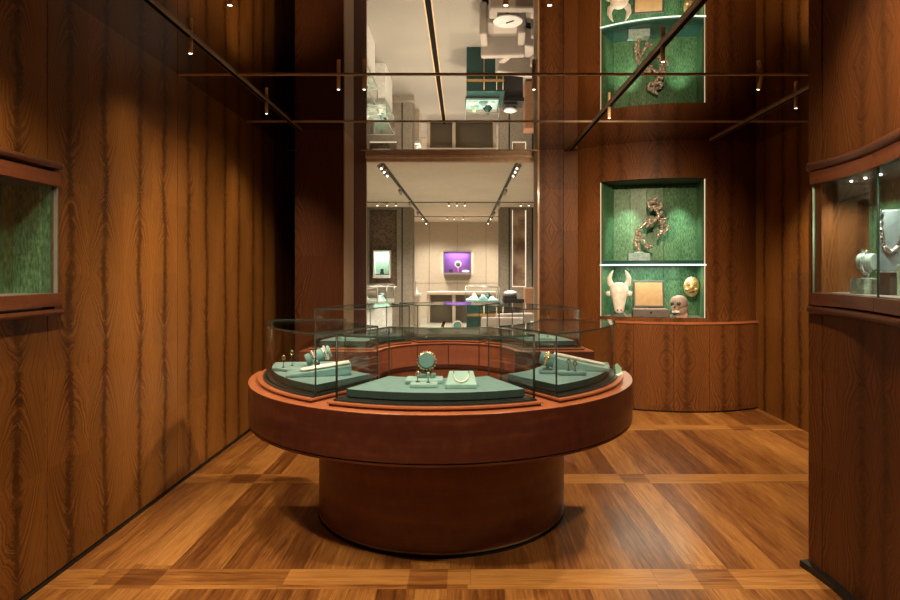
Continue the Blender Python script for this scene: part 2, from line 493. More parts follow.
# left wall: panel beyond the groove, panel round the case
b = MB()
b.box(-2.06, -2.0, 2.93, 4.186, .02, H); b.box(-2.06, -2.0, 4.190, 5.86, .02, H)
b.box(-2.06, -2.0, 5.864, 7.16, .02, H)
b.box(-2.06, -2.0, 2.883, 2.93, .02, 1.30); b.box(-2.06, -2.0, 2.883, 2.93, 2.0, H)
b.box(-2.06, -2.0, 1.5, 2.877, .02, 1.30); b.box(-2.06, -2.0, 1.5, 2.877, 2.0, H)
b.box(-2.06, -2.0, -1.55, 1.494, .02, H)
struct('wall_left', b, 'flame_mahogany')
b = MB(); b.box(-2.20, -2.03, -1.5, 7.0, 0, 1.28); b.box(-2.20, -2.03, -1.5, 7.0, 2.02, H)
struct('wall_left_backing', b, 'black')
b = MB(); b.box(-2.03, -1.99, -1.5, 7.1, 0, .012); struct('baseboard_left', b, 'black')
b = MB(); b.box(-2.6, 3.6, -1.6, -1.5, 0, H); struct('wall_front', b, 'quiet_mahogany')
# left pier and the passage behind it
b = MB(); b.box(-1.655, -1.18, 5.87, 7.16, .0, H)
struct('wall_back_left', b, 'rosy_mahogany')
b = MB(); b.box(-1.179, -1.172, 5.885, 6.37, .0, H-.001); struct('trim_8', b, 'bronze_panel')
b = MB(); b.box(-1.1795, -1.174, 6.375, 7.2, .0, H-.001); struct('trim_23', b, 'dull_mahogany')
b = MB(); b.box(-2.6, -1.18, 7.161, 7.25, 0, H); struct('wall_passage', b, 'quiet_mahogany')
# right pier
b = MB(); b.box(.845, 1.13, 6.85, 7.16, 0, H); b.box(1.136, 1.36, 6.852, 7.16, 0, H)
struct('wall_back_right', b, 'quiet_mahogany')
b = MB(); b.box(.838, .845, 6.865, 7.17, 0, H-.001); b.box(.838, .858, 6.835, 6.849, 0, H-.001); struct('trim_9', b, 'bronze_panel')
# lintel
b = MB(); b.box(-1.18, .845, 7.14, 7.18, 2.838, H-.001); struct('trim_10', b, 'lintel_tan')
# right wall
b = MB(); b.box(3.18, 3.26, 3.1, 5.0, 0, H); b.box(3.18, 3.26, 5.004, 5.85, 0, H); b.box(3.18, 3.26, 5.854, 8.2, 0, H); struct('wall_right', b, 'flame_mahogany')

# curved niche wall: cylinder centred (2.42, 7.82)
NC = Vector((2.42, 7.82, 0)); NR = 1.49
def nang(x, y): return math.degrees(math.atan2(y-NC.y, x-NC.x))
aL = nang(1.505, 6.645); aR = nang(2.56, 6.337)
a_start = nang(1.30, 6.84); a_end = nang(3.18, 6.54)
z0n, z1n = .99, 2.475
b = MB()
b.sector(NR, NR+0.0-.06, a_start, aL, 0, H, 10)
b.sector(NR, NR-.06, aL, aR, .951, z0n, 24)
b.sector(NR, NR-.06, aL, aR, z1n, H, 24)
b.sector(NR, NR-.06, aR, a_end, 0, H, 16)
wn = struct('wall_niche', b, 'quiet_mahogany', loc=NC)
# niche lining
pL, pR = Vector((1.505, 6.66)), Vector((2.56, 6.345)); qL, qR = Vector((1.74, 6.97)), Vector((2.63, 6.78))
def wallstrip(b, p, q, z0, z1, th=.02, mi=0):
    p, q = Vector(p), Vector(q); d = (q-p); n = Vector((-d.y, d.x)).normalized()*th; L = d.length
    poly = [p, q, q+n, p+n]
    return b.prism([(v.x, v.y) for v in poly], z0, z1, mi)
b = MB()
nseg = 5
back = []
for i in range(nseg+1):
    f = i/nseg; m = qL.lerp(qR, f); back.append(m+Vector((.21, .96))*(-.05*math.sin(PI*f)))
for i in range(nseg):
    p, q = back[i], back[i+1]; d = (q-p).normalized()*.0015
    wallstrip(b, p+d, q-d, z0n, z1n, .02)
wallstrip(b, pL, qL, z0n, z1n, .02); wallstrip(b, qR, pR, z0n, z1n, .02)
struct('wall_niche_lining', b, 'green_fabric')
poly = [(pL.x, pL.y)] + [(v.x, v.y) for v in back] + [(pR.x, pR.y)]
arc = [(NC.x+(NR-.03)*math.cos(R(aR+(aL-aR)*i/12)), NC.y+(NR-.03)*math.sin(R(aR+(aL-aR)*i/12))) for i in range(13)]
poly2 = [(v.x, v.y) for v in back] + arc
b = MB(); b.prism(poly2, z0n-.03, z0n); struct('trim_11', b, 'grey_metal')
b = MB(); b.prism(poly2, z1n, z1n+.03); struct('trim_12', b, 'charcoal')
# niche LED edge frames
b = MB()
b.cyl((pL.x+.012, pL.y-.0, z0n), (pL.x+.012, pL.y-.0, z1n-.01), .006, seg=8); b.cyl((pR.x-.010, pR.y+.012, z0n), (pR.x-.010, pR.y+.012, z1n-.01), .005, seg=8)
struct('trim_13', b, 'led_niche')

# base cabinet in front of the niche wall
def arcpoly(r, n=30, inner=None, a0=None, a1=None):
    pts = []
    return pts
cab = thing('curved_cabinet', (NC.x, NC.y, 0), 'low curved mahogany cabinet under the green lit niche', 'cabinet')
b = MB(); b.sector(NR+.03, NR+.002, a_start+1.0, a_end-.9, .0, .02, 30); b.build('plinth', 'black', cab)
b = MB(); edges = [a_start+1.0, nang(1.85, 6.5), nang(2.21, 6.35), nang(2.57, 6.33), nang(2.86, 6.4), a_end-.9]
for k in range(len(edges)-1):
    b = MB(); b.sector(NR+.045, 1.44 if False else NR+.015, edges[k]+.07, edges[k+1]-.07, .02, .925, 10)
    b.build('door_panel', 'quiet_mahogany', cab)
b = MB(); b.sector(NR+.055, NR+.003, a_start+1.0, a_end-.9, .93, .95, 40); b.build('worktop', 'counter_wood_lit', cab)

# near right curved wall with its vitrine: arc centred (.48, 2.8)
RC = Vector((.48, 2.8, 0)); RR = 1.28
AS = -15.0                                   # the curve runs on straight from here
def rpath(off, hi, lo=None, straight=1.5, n=30):
    lo_ = AS if lo is None else lo
    P = [((RR+off)*math.cos(R(a)), (RR+off)*math.sin(R(a))) for a in (hi+(lo_-hi)*i/n for i in range(n+1))]
    if lo is None: P.append((P[-1][0]+math.sin(R(AS))*straight, P[-1][1]-math.cos(R(AS))*straight))
    return P
b = MB()
b.strip(rpath(0, 10.3, 6.3, n=3), rpath(.06, 10.3, 6.3, n=3), .03, H)
for z0_, z1_ in ((.03, 1.30), (2.0, H)): b.strip(rpath(0, 5.9), rpath(.06, 5.9), z0_, z1_)
struct('wall_right_near', b, 'quiet_mahogany', loc=RC)
b = MB(); b.box(1.80, 3.3, 3.03, 3.08, 0, H)
b.strip([(x+RC.x, y+RC.y) for x, y in rpath(.09, 4)], [(x+RC.x, y+RC.y) for x, y in rpath(.5, 4)], 0, 1.28); b.strip([(x+RC.x, y+RC.y) for x, y in rpath(.09, 4)], [(x+RC.x, y+RC.y) for x, y in rpath(.5, 4)], 2.02, H)
struct('wall_right_near_core', b, 'black')
b = MB(); b.strip(rpath(-.035, 11.2), rpath(.04, 11.2), .0, .03); struct('baseboard_right', b, 'black', loc=RC)
b = MB(); b.box(1.50, 1.60, -1.5, 1.15, 0, H); struct('wall_right_front', b, 'quiet_mahogany')

# ------------------------------------------------------------------ wall display cases
lc = thing('wall_display_case', (-2.0, 0, 0), 'green-lined glass-fronted display case set into the left wall, empty', 'display case')
def rbox(b, x0, x1, y0, y1, z0, z1, mi=0): b.box(x0, x1, y0, y1, z0, z1, mi)
b = MB(); b.box(-.10, .05, 1.3, 2.935, 1.985, 2.02); b.build('top_rail', 'rail_wood', lc, bevel=.015)
b = MB(); b.box(-.10, .05, 1.3, 2.935, 1.282, 1.312); b.build('bottom_rail', 'rail_wood', lc, bevel=.013)
b = MB(); b.box(-.10, .035, 1.3, 2.93, 1.905, 1.972); b.build('top_fascia', 'fascia_wood', lc, bevel=.002)
b = MB(); b.box(-.10, .035, 1.3, 2.93, 1.325, 1.388); b.build('bottom_fascia', 'fascia_wood', lc, bevel=.002)
b = MB(); b.box(.010, .020, 1.3, 2.915, 1.388, 1.905, 0); b.build('glass_pane', 'clear_glass', lc)
b = MB(); b.box(.008, .024, 2.912, 2.922, 1.388, 1.905); b.build('glass_edge', 'grey_metal', lc)
b = MB(); b.box(-.19, -.18, 1.3, 2.93, 1.36, 1.93); b.box(-.18, .0, 2.90, 2.91, 1.388, 1.905); b.build('lining', 'green_fabric', lc)
b = MB(); b.box(-.18, .01, 1.3, 2.90, 1.380, 1.3885); b.build('case_floor', 'grey_metal', lc)
b = MB(); b.box(-.18, .01, 1.3, 2.90, 1.904, 1.914); b.build('case_ceiling', 'charcoal', lc)

rc = thing('curved_display_case', (RC.x, RC.y, 0), 'curved wooden framed glass display case set into the right wall', 'display case')
def p3(P, z): return [(x, y, z) for x, y in P]
b = MB(); b.tube(p3(rpath(-.012, 9.3), 2.013), .024, 12); b.build('top_rail', 'rail_wood', rc)
b = MB(); b.tube(p3(rpath(-.012, 9.3), 1.302), .019, 12); b.build('bottom_rail', 'rail_wood', rc)
for hi, lo in ((8.6, -14.5), (-14.8, None)):
    b = MB(); b.strip(rpath(-.025, hi, lo), rpath(.05, hi, lo), 1.925, 1.985); b.build('top_fascia', 'fascia_wood', rc)
    b = MB(); b.strip(rpath(-.025, hi, lo), rpath(.05, hi, lo), 1.328, 1.385); b.build('bottom_fascia', 'fascia_wood', rc)
    b = MB(); b.strip(rpath(-.012, hi-.3 if lo else hi, lo), rpath(-.004, hi-.3 if lo else hi, lo), 1.385, 1.925, 0, 1); b.build('glass_pane', ['clear_glass', 'glass_edge'], rc)
b = MB(); b.cyl(((RR-.008)*math.cos(R(8.35)), (RR-.008)*math.sin(R(8.35)), 1.385), ((RR-.008)*math.cos(R(8.35)), (RR-.008)*math.sin(R(8.35)), 1.925), .005, seg=8); b.build('glass_edge', 'pale_green', rc)
b = MB(); b.cyl(((RR-.008)*math.cos(R(-14.65)), (RR-.008)*math.sin(R(-14.65)), 1.385), ((RR-.008)*math.cos(R(-14.65)), (RR-.008)*math.sin(R(-14.65)), 1.925), .004, seg=8); b.build('pane_joint', 'green_joint', rc)
b = MB(); b.box(1.29-.02, 1.56, .185, .2, 1.36, 1.95); b.build('side_panel', 'quiet_mahogany', rc)
b = MB(); b.strip([(1.535, .185), (1.535, -.2), (1.30, -1.4)], [(1.55, .185), (1.55, -.2), (1.315, -1.4)], 1.36, 1.95); b.build('lining', 'green_fabric', rc)
for z0_, z1_, nm, mt in ((1.3855, 1.39, 'case_floor', 'grey_metal'), (1.924, 1.94, 'case_ceiling', 'charcoal')):
    b = MB(); b.prism(rpath(-.001, 8.2, straight=1.1, n=16) + [(1.31, -1.3), (1.535, -.2), (1.535, .18)], z0_, z1_); b.build(nm, mt, rc)
for k, (x, y) in enumerate(((1.36, .05), (1.36, -.05), (1.36, -.15), (1.42, -.45))):
    b = MB(); b.cyl((x, y, 1.918), (x, y, 1.924), .0055, seg=12); b.build('spotlight', 'case_spot', rc)

# ------------------------------------------------------------------ round counters
CA = Vector((-.14, 3.90, 0)); CB = Vector((-.14, 4.83, 0))
RT = .845
def counter(name, c, a0, a1, label, drawers):
    t = thing(name, c, label, 'counter')
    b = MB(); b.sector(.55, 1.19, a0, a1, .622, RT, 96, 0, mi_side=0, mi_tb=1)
    b.build('counter_ring', ['counter_wood', 'counter_wood_lit'], t, bevel=.004)
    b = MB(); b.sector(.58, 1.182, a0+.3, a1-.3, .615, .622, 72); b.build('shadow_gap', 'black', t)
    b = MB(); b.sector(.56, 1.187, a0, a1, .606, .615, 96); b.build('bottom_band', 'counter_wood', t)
    b = MB(); b.sector(.56, .78, a0, a1, .028, .606, 96); b.build('pedestal', 'pedestal_wood_lit', t)
    b = MB(); b.sector(.58, .786, a0, a1, .0, .006, 96); b.sector(.58, .772, a0, a1, .006, .020, 96); b.build('base_ring', 'black', t)
    b = MB(); b.sector(.57, .783, a0, a1, .020, .028, 96); b.build('brass_ring', 'dark_brass', t)
    if drawers:
        for k in range(6):
            p0 = a0+(a1-a0)*k/6; p1 = a0+(a1-a0)*(k+1)/6
            b = MB(); b.sector(.545, .549, p0+.5, p1-.5, .655, .825, 12); b.build('drawer_front', 'drawer_wood', t)
    return t
cnt_front = counter('round_counter', CA, 180, 360, 'half-round polished mahogany counter on a drum base, nearest the camera', False)
cnt_back = counter('round_counter', CB, 0, 180, 'half-round mahogany counter with curved drawers, behind the nearest counter', True)

GZ0, GZ1 = .875, 1.186
def gcase(c, a0, a1, label, group='glass cases round the central counter'):
    t = thing('glass_display_case', (c.x, c.y, RT), label, 'glass case', group)
    z0 = GZ0-RT; z1 = GZ1-RT
    b = MB(); b.sector(.60, 1.125, a0-.6, a1+.6, .0, .012, 24); b.build('plinth', 'counter_wood', t)
    b = MB(); b.sector(.605, 1.135, a0-.9, a1+.9, .012, .020, 24); b.build('plinth_band', 'counter_wood_lit', t)
    b = MB(); b.sector(.61, 1.105, a0, a1, .020, z0, 24); b.build('case_base', 'dark_base', t)
    th = .008; d0 = math.degrees(th/.62); d1 = math.degrees(th/1.09)
    b = MB(); b.sector(1.09-th, 1.09, a0, a1, z0, z1-.010, 24, 0, mi_end=1, mi_tb=1); b.build('outer_pane', ['clear_glass', 'glass_edge'], t)
    b = MB(); b.sector(.62, .62+th, a0, a1, z0, z1-.010, 24, 0, mi_end=1, mi_tb=1); b.build('inner_pane', ['clear_glass', 'glass_edge'], t)
    for a in (a0, a1):
        b = MB(); s = 1 if a == a0 else -1
        b.box(.628, 1.082, 0 if s > 0 else -th, th if s > 0 else 0, z0, z1-.010, 0)
        for f in b.bm.faces:
            f.normal_update()
            if abs(f.normal.x) > .5 or abs(f.normal.z) > .5: f.material_index = 1
        b.build('side_pane', ['clear_glass', 'glass_edge'], t, rot=(0, 0, R(a)))
    b = MB(); b.sector(.62, 1.09, a0, a1, z1-.010, z1, 24, 0, mi_side=1, mi_end=1, mi_tb=0); b.build('top_pane', ['top_glass', 'glass_edge'], t)
    # slim metal corner posts
    for a, r in ((a0+.2, 1.086), (a1-.2, 1.086)):
        b = MB(); x, y = r*math.cos(R(a)), r*math.sin(R(a)); b.cyl((x, y, z0), (x, y, z1-.010), .0032, seg=8); b.build('corner_bead', 'charcoal', t)
    return t
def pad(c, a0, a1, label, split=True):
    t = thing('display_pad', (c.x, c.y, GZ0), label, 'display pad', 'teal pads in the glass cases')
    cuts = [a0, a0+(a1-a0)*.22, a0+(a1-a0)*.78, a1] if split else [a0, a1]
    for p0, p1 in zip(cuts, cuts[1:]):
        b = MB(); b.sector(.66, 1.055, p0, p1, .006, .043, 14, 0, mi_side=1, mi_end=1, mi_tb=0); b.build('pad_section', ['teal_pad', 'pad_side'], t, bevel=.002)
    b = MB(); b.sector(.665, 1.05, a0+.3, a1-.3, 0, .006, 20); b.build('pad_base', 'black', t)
    return t
cases = [(CA, 184, 236.5, 'left one of the three nearest glass cases, holding two bracelets on a roll'),
         (CA, 243.5, 296.5, 'middle one of the three nearest glass cases, holding a necklace board'),
         (CA, 303.5, 356, 'right one of the three nearest glass cases, beside the small green card'),
         (CB, 4, 56.5, 'rear right glass case on the far half counter'),
         (CB, 63.5, 116.5, 'rear middle glass case on the far half counter'),
         (CB, 123.5, 176, 'rear left glass case on the far half counter')]
for c, a0, a1, l in cases: gcase(c, a0, a1, l)
pads = [(CA, 186, 234.5, 'teal pad under the long sloping board in the near left case', False), (CA, 245.5, 294.5, 'wide teal pad with seams in the near middle case', True),
        (CA, 305.5, 354, 'teal pad with ring tray in the near right case', False), (CB, 6, 54.5, 'teal pad in the rear right case', False),
        (CB, 65.5, 114.5, 'teal pad in the rear middle case', True), (CB, 125.5, 174, 'teal pad in the rear left case', False)]
for c, a0, a1, l, s in pads: pad(c, a0, a1, l, s)
PZ = GZ0+.043

# jewellery
def tray(x, y, w, d, h, rz, label, z=PZ, mat='mint_tray', name='jewellery_tray'):
    b = MB(); b.box(-w/2, w/2, -d/2, d/2, 0, h)
    o = b.build(name, mat, None, bevel=min(.006, h*.3), loc=(x, y, z), rot=(0, 0, rz)); tag(o, label, 'tray', 'mint display trays'); return o
def ring_stand(x, y, z, h, label, gem='silver'):
    t = thing('ring_stand', (x, y, z), label, 'ring stand', 'small ring stands in the cases')
    b = MB(); b.lathe([(.010, 0), (.010, .003), (.0025, .006), (.002, h-.012), (.005, h-.010)], seg=12); b.build('stand', 'charcoal', t)
    b = MB(); b.torus((0, 0, h), .010, .003, (0, 1, 0), 14); b.build('ring', 'gold', t)
    b = MB(); b.ball((0, 0, h+.012), (.008, .006, .006), 0, 8, 6); b.build('gem', gem, t)
    return t
def bolster(x, y, z, length, r, rz, tilt, label, bracelets=(-.25, .3), bmat='gold', mat='mint_dark'):
    t = thing('bracelet_roll', (x, y, z), label, 'bracelet display', 'bracelet rolls in the cases', rot=(0, 0, rz))
    ct, st = math.cos(tilt), math.sin(tilt); zc = r+.012+abs(st)*length/2
    d = Vector((ct, 0, st)); c = Vector((0, 0, zc))
    b = MB(); b.cyl(c-d*length/2, c+d*length/2, r*.98, r*1.02, 28); b.build('roll', mat, t, bevel=.004)
    b = MB(); b.cyl((0, 0, 0), (0, 0, zc-r*.6), .010, seg=12); b.lathe([(.03, 0), (.03, .005)], seg=16); b.build('foot', 'charcoal', t)
    for k in bracelets:
        p = c+d*length*k
        bt = None
        b = MB(); b.torus(p, r*1.05, .0055, d, 28); b.torus(p+d*.010, r*1.05, .0045, d, 28); b.torus(p-d*.010, r*1.05, .0045, d, 28)
        o = b.build('bracelet', bmat, t)
        b = MB()
        up = d.cross(Vector((0, 1, 0))).normalized(); sd = d.cross(up)
        for q in range(18):
            a = 2*PI*q/18; b.ball(p+(up*math.cos(a)+sd*math.sin(a))*r*1.15, .0045, 0, 6, 5)
        b.build('stones', 'ivory', o)
    return t
def necklace_pts(w, h, n=30):
    pts = []
    for i in range(n+1):
        t = -1+2*i/n; a = PI*(i/n)
        x = -w/2*math.cos(a)*(1.0 if True else 1); y = -h*math.sin(a)**.8
        pts.append((x, y))
    return pts
def necklace_board(x, y, w, d, h0, h1, rz, label, necklace_label, mat='mint_tray', nmat='gold', nw=.075, nh=.105):
    t = thing('necklace_board', (x, y, PZ), label, 'necklace display', rot=(0, 0, rz))
    b = MB(); v = [(-w/2, -d/2, 0), (w/2, -d/2, 0), (w*.40, d/2, 0), (-w*.40, d/2, 0), (-w/2, -d/2, h0), (w/2, -d/2, h0), (w*.40, d/2, h1), (-w*.40, d/2, h1)]
    b.verts_faces(v, [(0,3,2,1),(4,5,6,7),(0,1,5,4),(1,2,6,5),(2,3,7,6),(3,0,4,7)]); b.build('board', mat, t, bevel=.004)
    n = thing('necklace', (x, y, PZ), necklace_label, 'necklace', rot=(0, 0, rz))
    sl = (h1-h0)/d
    b = MB(); b2 = MB()
    P = [(-nw/2*1.1, d*.46)] + necklace_pts(nw, nh) + [(nw/2*1.1, d*.46)]
    P = [(p[0], p[1]+d*.22 if i not in (0, len(P)-1) else p[1]) for i, p in enumerate(P)]
    Q = [(a, c, h0+sl*(c+d/2)+.006) for a, c in P]
    b.tube(Q, .0022, 6); b.build('chain', nmat, n)
    for i in range(2, len(Q)-2): b2.ball(Q[i], (.0045, .0045, .0045), 0, 6, 5)
    b2.build('stones', 'ivory', n)
    return t
# middle case
tray(-.205, 3.115, .19, .12, .022, .0, 'wide pale mint tray under the centre bracelet roll')
tray(-.200, 2.985, .135, .065, .022, .0, 'small pale mint tray carrying two ring stands, front middle case')
ring_stand(-.232, 3.00, PZ+.022, .040, 'left ring stand on the small tray in the middle case')
ring_stand(-.178, 2.985, PZ+.022, .036, 'right ring stand on the small tray in the middle case', 'pale_green')
tray(-.195, 3.13, .095, .055, .022, 0, 'small green block under the centre bracelet roll', z=PZ+.022, mat='mint_dark')
bolster(-.195, 3.14, PZ+.044, .075, .041, R(92), R(-14), 'drum-shaped roll facing forward with a broad jewelled cuff, middle case', (.30, -.05), mat='mint_dark')
necklace_board(-.014, 3.02, .155, .165, .022, .062, 0, 'pale mint sloping board on the pad of the middle case', 'gold link necklace laid in a U on the middle board')
# left case
tray(-1.00, 3.50, .17, .16, .018, R(-25), 'low teal slab under two ring stands, near left case', mat='mint_dark')
ring_stand(-1.045, 3.47, PZ+.018, .055, 'ring stand with silver stone at far left of the near left case', 'silver')
ring_stand(-1.015, 3.54, PZ+.018, .075, 'taller ring stand with green stone in the near left case', 'teal_pad')
lb = thing('necklace_board', (-.80, 3.33, PZ), 'long teal sloping board in the near left case', 'necklace display', rot=(0, 0, R(14)))
b = MB(); b.verts_faces([(-.18,-.06,0),(.17,-.06,0),(.17,.07,0),(-.18,.07,0),(-.18,-.06,.012),(.17,-.06,.055),(.17,.07,.060),(-.18,.07,.018)], [(0,3,2,1),(4,5,6,7),(0,1,5,4),(1,2,6,5),(2,3,7,6),(3,0,4,7)]); b.build('board', 'teal_pad', lb, bevel=.005)
ln = thing('necklace', (-.80, 3.33, PZ), 'wide white pearl collar lying along the long board, near left case', 'necklace', rot=(0, 0, R(14)))
def strandset(parent, x0, x1, zf, w, k=4, mat='ivory'):
    b = MB()
    for j in range(k):
        yy = w*(1-j/k)
        P = [(x1, yy, zf(x1)), (x0+yy*1.2, yy, zf(x0+yy*1.2))] + [(x0+yy*1.2-math.sin(a)*yy*1.2, math.cos(a)*yy, zf(x0+yy*1.2-math.sin(a)*yy*1.2)) for a in (PI*q/8 for q in range(1, 8))] + [(x0+yy*1.2, -yy, zf(x0+yy*1.2)), (x1, -yy, zf(x1))]
        b.tube(P, .0058, 7)
    b.build('strands', mat, parent)
strandset(ln, -.10, .16, lambda x: .012+(x+.18)/.35*.045+.011, .030)
bolster(-.865, 3.56, PZ, .15, .036, R(18), R(20), 'long teal roll wearing two pale bracelets, near left case', (-.18, .30), 'silver')
# right case
tray(.60, 3.345, .155, .085, .020, R(-4), 'teal tray carrying two gold ring stands, near right case', mat='mint_dark')
ring_stand(.585, 3.36, PZ+.02, .048, 'left gold ring stand on the tray of the near right case', 'gold')
ring_stand(.618, 3.335, PZ+.02, .042, 'right gold ring stand on the tray of the near right case', 'gold')
tray(.475, 3.40, .105, .08, .016, R(-4), 'small teal tray under the roll, near right case', mat='mint_dark')
bolster(.475, 3.41, PZ+.016, .085, .036, R(-14), R(-16), 'short teal roll wearing one gold bracelet, near right case', (-.05,), 'gold')
rb = thing('necklace_board', (.68, 3.53, PZ), 'long sloping mint board in the near right case', 'necklace display', rot=(0, 0, R(-16)))
b = MB(); b.verts_faces([(-.16,-.065,0),(.17,-.065,0),(.17,.065,0),(-.16,.065,0),(-.16,-.065,.075),(.17,-.065,.018),(.17,.065,.020),(-.16,.065,.080)], [(0,3,2,1),(4,5,6,7),(0,1,5,4),(1,2,6,5),(2,3,7,6),(3,0,4,7)]); b.build('board', 'mint_tray', rb, bevel=.005)
rn = thing('necklace', (.68, 3.53, PZ), 'long white necklace stretched down the mint board, near right case', 'necklace', rot=(0, 0, R(-16)+PI))
strandset(rn, -.14, .15, lambda x: .018+(x+.17)/.33*.060+.010, .022, 2)
# rear cases
for x, y, l in ((-.98, 5.05, 'left mint tray in the rear left case'), (-.78, 5.22, 'right mint tray in the rear left case')): tray(x, y, .13, .09, .022, R(30), l)
for x, y, l in ((-1.0, 5.05, 'pale stand on the left tray of the rear left case'), (-.95, 5.06, 'second pale stand on the left tray of the rear left case'), (-.78, 5.22, 'pale stand on the right tray of the rear left case')):
    ring_stand(x, y, PZ+.022, .06, l, 'ivory')
bolster(-.06, 5.62, PZ, .07, .040, R(90), R(-8), 'drum roll with white bracelet in the rear middle case', (-.35, .3), 'white_satin', 'mint_dark')
dp = thing('round_dish', (-.27, 5.62, PZ), 'shallow round pale dish in the rear middle case', 'dish')
b = MB(); b.lathe([(.04, 0), (.045, .01), (.09, .035), (.095, .04), (.088, .040), (.04, .016)], seg=28); b.build('bowl', 'pale_green', dp)
for x, y, l in ((.52, 5.15, 'left teal tray in the rear right case'), (.70, 5.02, 'right teal tray in the rear right case')): tray(x, y, .12, .09, .022, R(-30), l)
for x, y, l in ((.50, 5.16, 'gold stand on the left tray of the rear right case'), (.55, 5.13, 'second gold stand on the left tray of the rear right case'), (.70, 5.02, 'gold stand on the right tray of the rear right case')):
    ring_stand(x, y, PZ+.022, .055, l, 'gold')
# small card on the rim
cd = thing('folded_card', (.925, 3.59, RT+.021), 'small green and white folded card leaning on the right rim of the counter', 'card', rz=R(25))
cd.scale = (.60, .60, .60)
b = MB(); b.tube([(.02, .03, .004), (.024, .02, .03), (.028, .01, .055)], .002)
b.verts_faces([(-.035,-.01,.022),(.028,-.01,.045),(.035,.0,.08),(-.01,.012,.125),(-.035,.012,.11),(-.035,-.008,.022),(.028,-.008,.045),(.035,.002,.08),(-.01,.014,.125),(-.035,.014,.11)], [(0,1,2,3,4),(9,8,7,6,5),(0,5,6,1),(1,6,7,2),(2,7,8,3),(3,8,9,4),(4,9,5,0)])
b.build('green_leaf', 'card_green', cd)
b = MB(); b.verts_faces([(-.055,-.035,.003),(.03,-.025,.022),(.04,-.01,.042),(-.04,-.015,.022),(-.055,-.033,0),(.03,-.023,.019),(.04,-.008,.039),(-.04,-.013,.019)], [(0,1,2,3),(7,6,5,4),(0,4,5,1),(1,5,6,2),(2,6,7,3),(3,7,4,0)])
b.build('white_leaf', 'card_white', cd)

# ------------------------------------------------------------------ niche objects
shelf = thing('niche_shelf', (0, 0, 1.555), 'glass shelf with a bright light strip dividing the green niche', 'shelf')
b = MB(); b.prism(poly2, 0, .035); b.build('shelf_board', 'bottle_green', shelf, loc=(0, 0, .012))
la = [Vector((NC.x+(NR-.01)*math.cos(R(aR+(aL-aR)*i/16)), NC.y+(NR-.01)*math.sin(R(aR+(aL-aR)*i/16)), .0)) for i in range(17)]
b = MB(); b.tube(la, .008, 8); b.build('light_strip', 'led_white', shelf)
SZ = 1.555+.047
blk = MB(); blk.box(-.115, .115, -.06, .06, 0, .085)
p = px(638.5, 262, 6.62); o = blk.build('stone_block', 'acrylic_block', None, bevel=.004, loc=(p.x, 6.62, SZ), rot=(0, 0, R(-8)))
tag(o, 'pale blue-grey block under the branch-like creature in the niche', 'block')
# branch creature
Yc = 6.60
def q(x, y, dy=0): 
    v = px(600+x/7.5, 180+y/7.5, Yc); v.y += dy; return v
paths = [
 [(425,130),(410,145),(395,165),(375,160),(365,190),(375,210),(400,205),(412,190)],
 [(395,165),(430,170),(455,178),(465,200),(445,215),(420,205)],
 [(400,205),(420,225),(440,255),(465,240),(455,255),(430,285)],
 [(430,285),(405,310),(385,320),(360,325),(345,315),(320,345),(300,360),(285,385)],
 [(365,320),(370,290),(355,300),(340,315)],
 [(345,330),(360,310),(380,330),(350,345)],
 [(285,385),(262,388)],
 [(285,385),(270,410),(272,450),(265,490),(280,510),(295,512)],
 [(290,370),(305,410),(290,435),(280,470),(290,505)],
 [(305,410),(325,440),(340,470),(355,490),(390,497)],
 [(355,490),(345,510),(365,505)],
 [(430,285),(460,295),(490,290),(485,310),(465,315),(490,340),(510,350),(500,375),(475,395),(450,405),(435,430)],
 [(450,300),(470,340),(460,370),(450,390),(480,380)],
 [(280,510),(300,540)]]
sc = thing('creature_sculpture', (px(640, 262, Yc).x, Yc, SZ+.085), 'gnarled silvery rearing creature sculpture above the blue-grey block', 'sculpture')
b = MB(); off = Vector(sc.location)
rs = random.Random(3)
for P in paths:
    pts = []
    for i in range(len(P)-1):
        for k in range(3):
            f = k/3; pts.append(q(P[i][0]*(1-f)+P[i+1][0]*f, P[i][1]*(1-f)+P[i+1][1]*f, rs.uniform(-.02, .02)))
    pts.append(q(*P[-1]))
    pts = [p_-off for p_ in pts]
    b.tube(pts, [rs.uniform(.008, .020) for _ in pts], 7)
    for p_ in pts[::2]: b.ball(p_, (rs.uniform(.012, .032), rs.uniform(.012, .024), rs.uniform(.012, .030)), 0, 7, 5)
b.build('gnarled_body', 'nugget', sc)
b = MB(); b.cyl(Vector((px(639, 0, Yc).x, Yc, SZ+.085))-off, Vector((px(639, 0, Yc).x, Yc, SZ+.20))-off, .004, seg=8); b.cyl((-.01, 0, 0), (-.01, 0, .012), .05, seg=20); b.build('stand', 'pale_green', sc)

NZ = .99
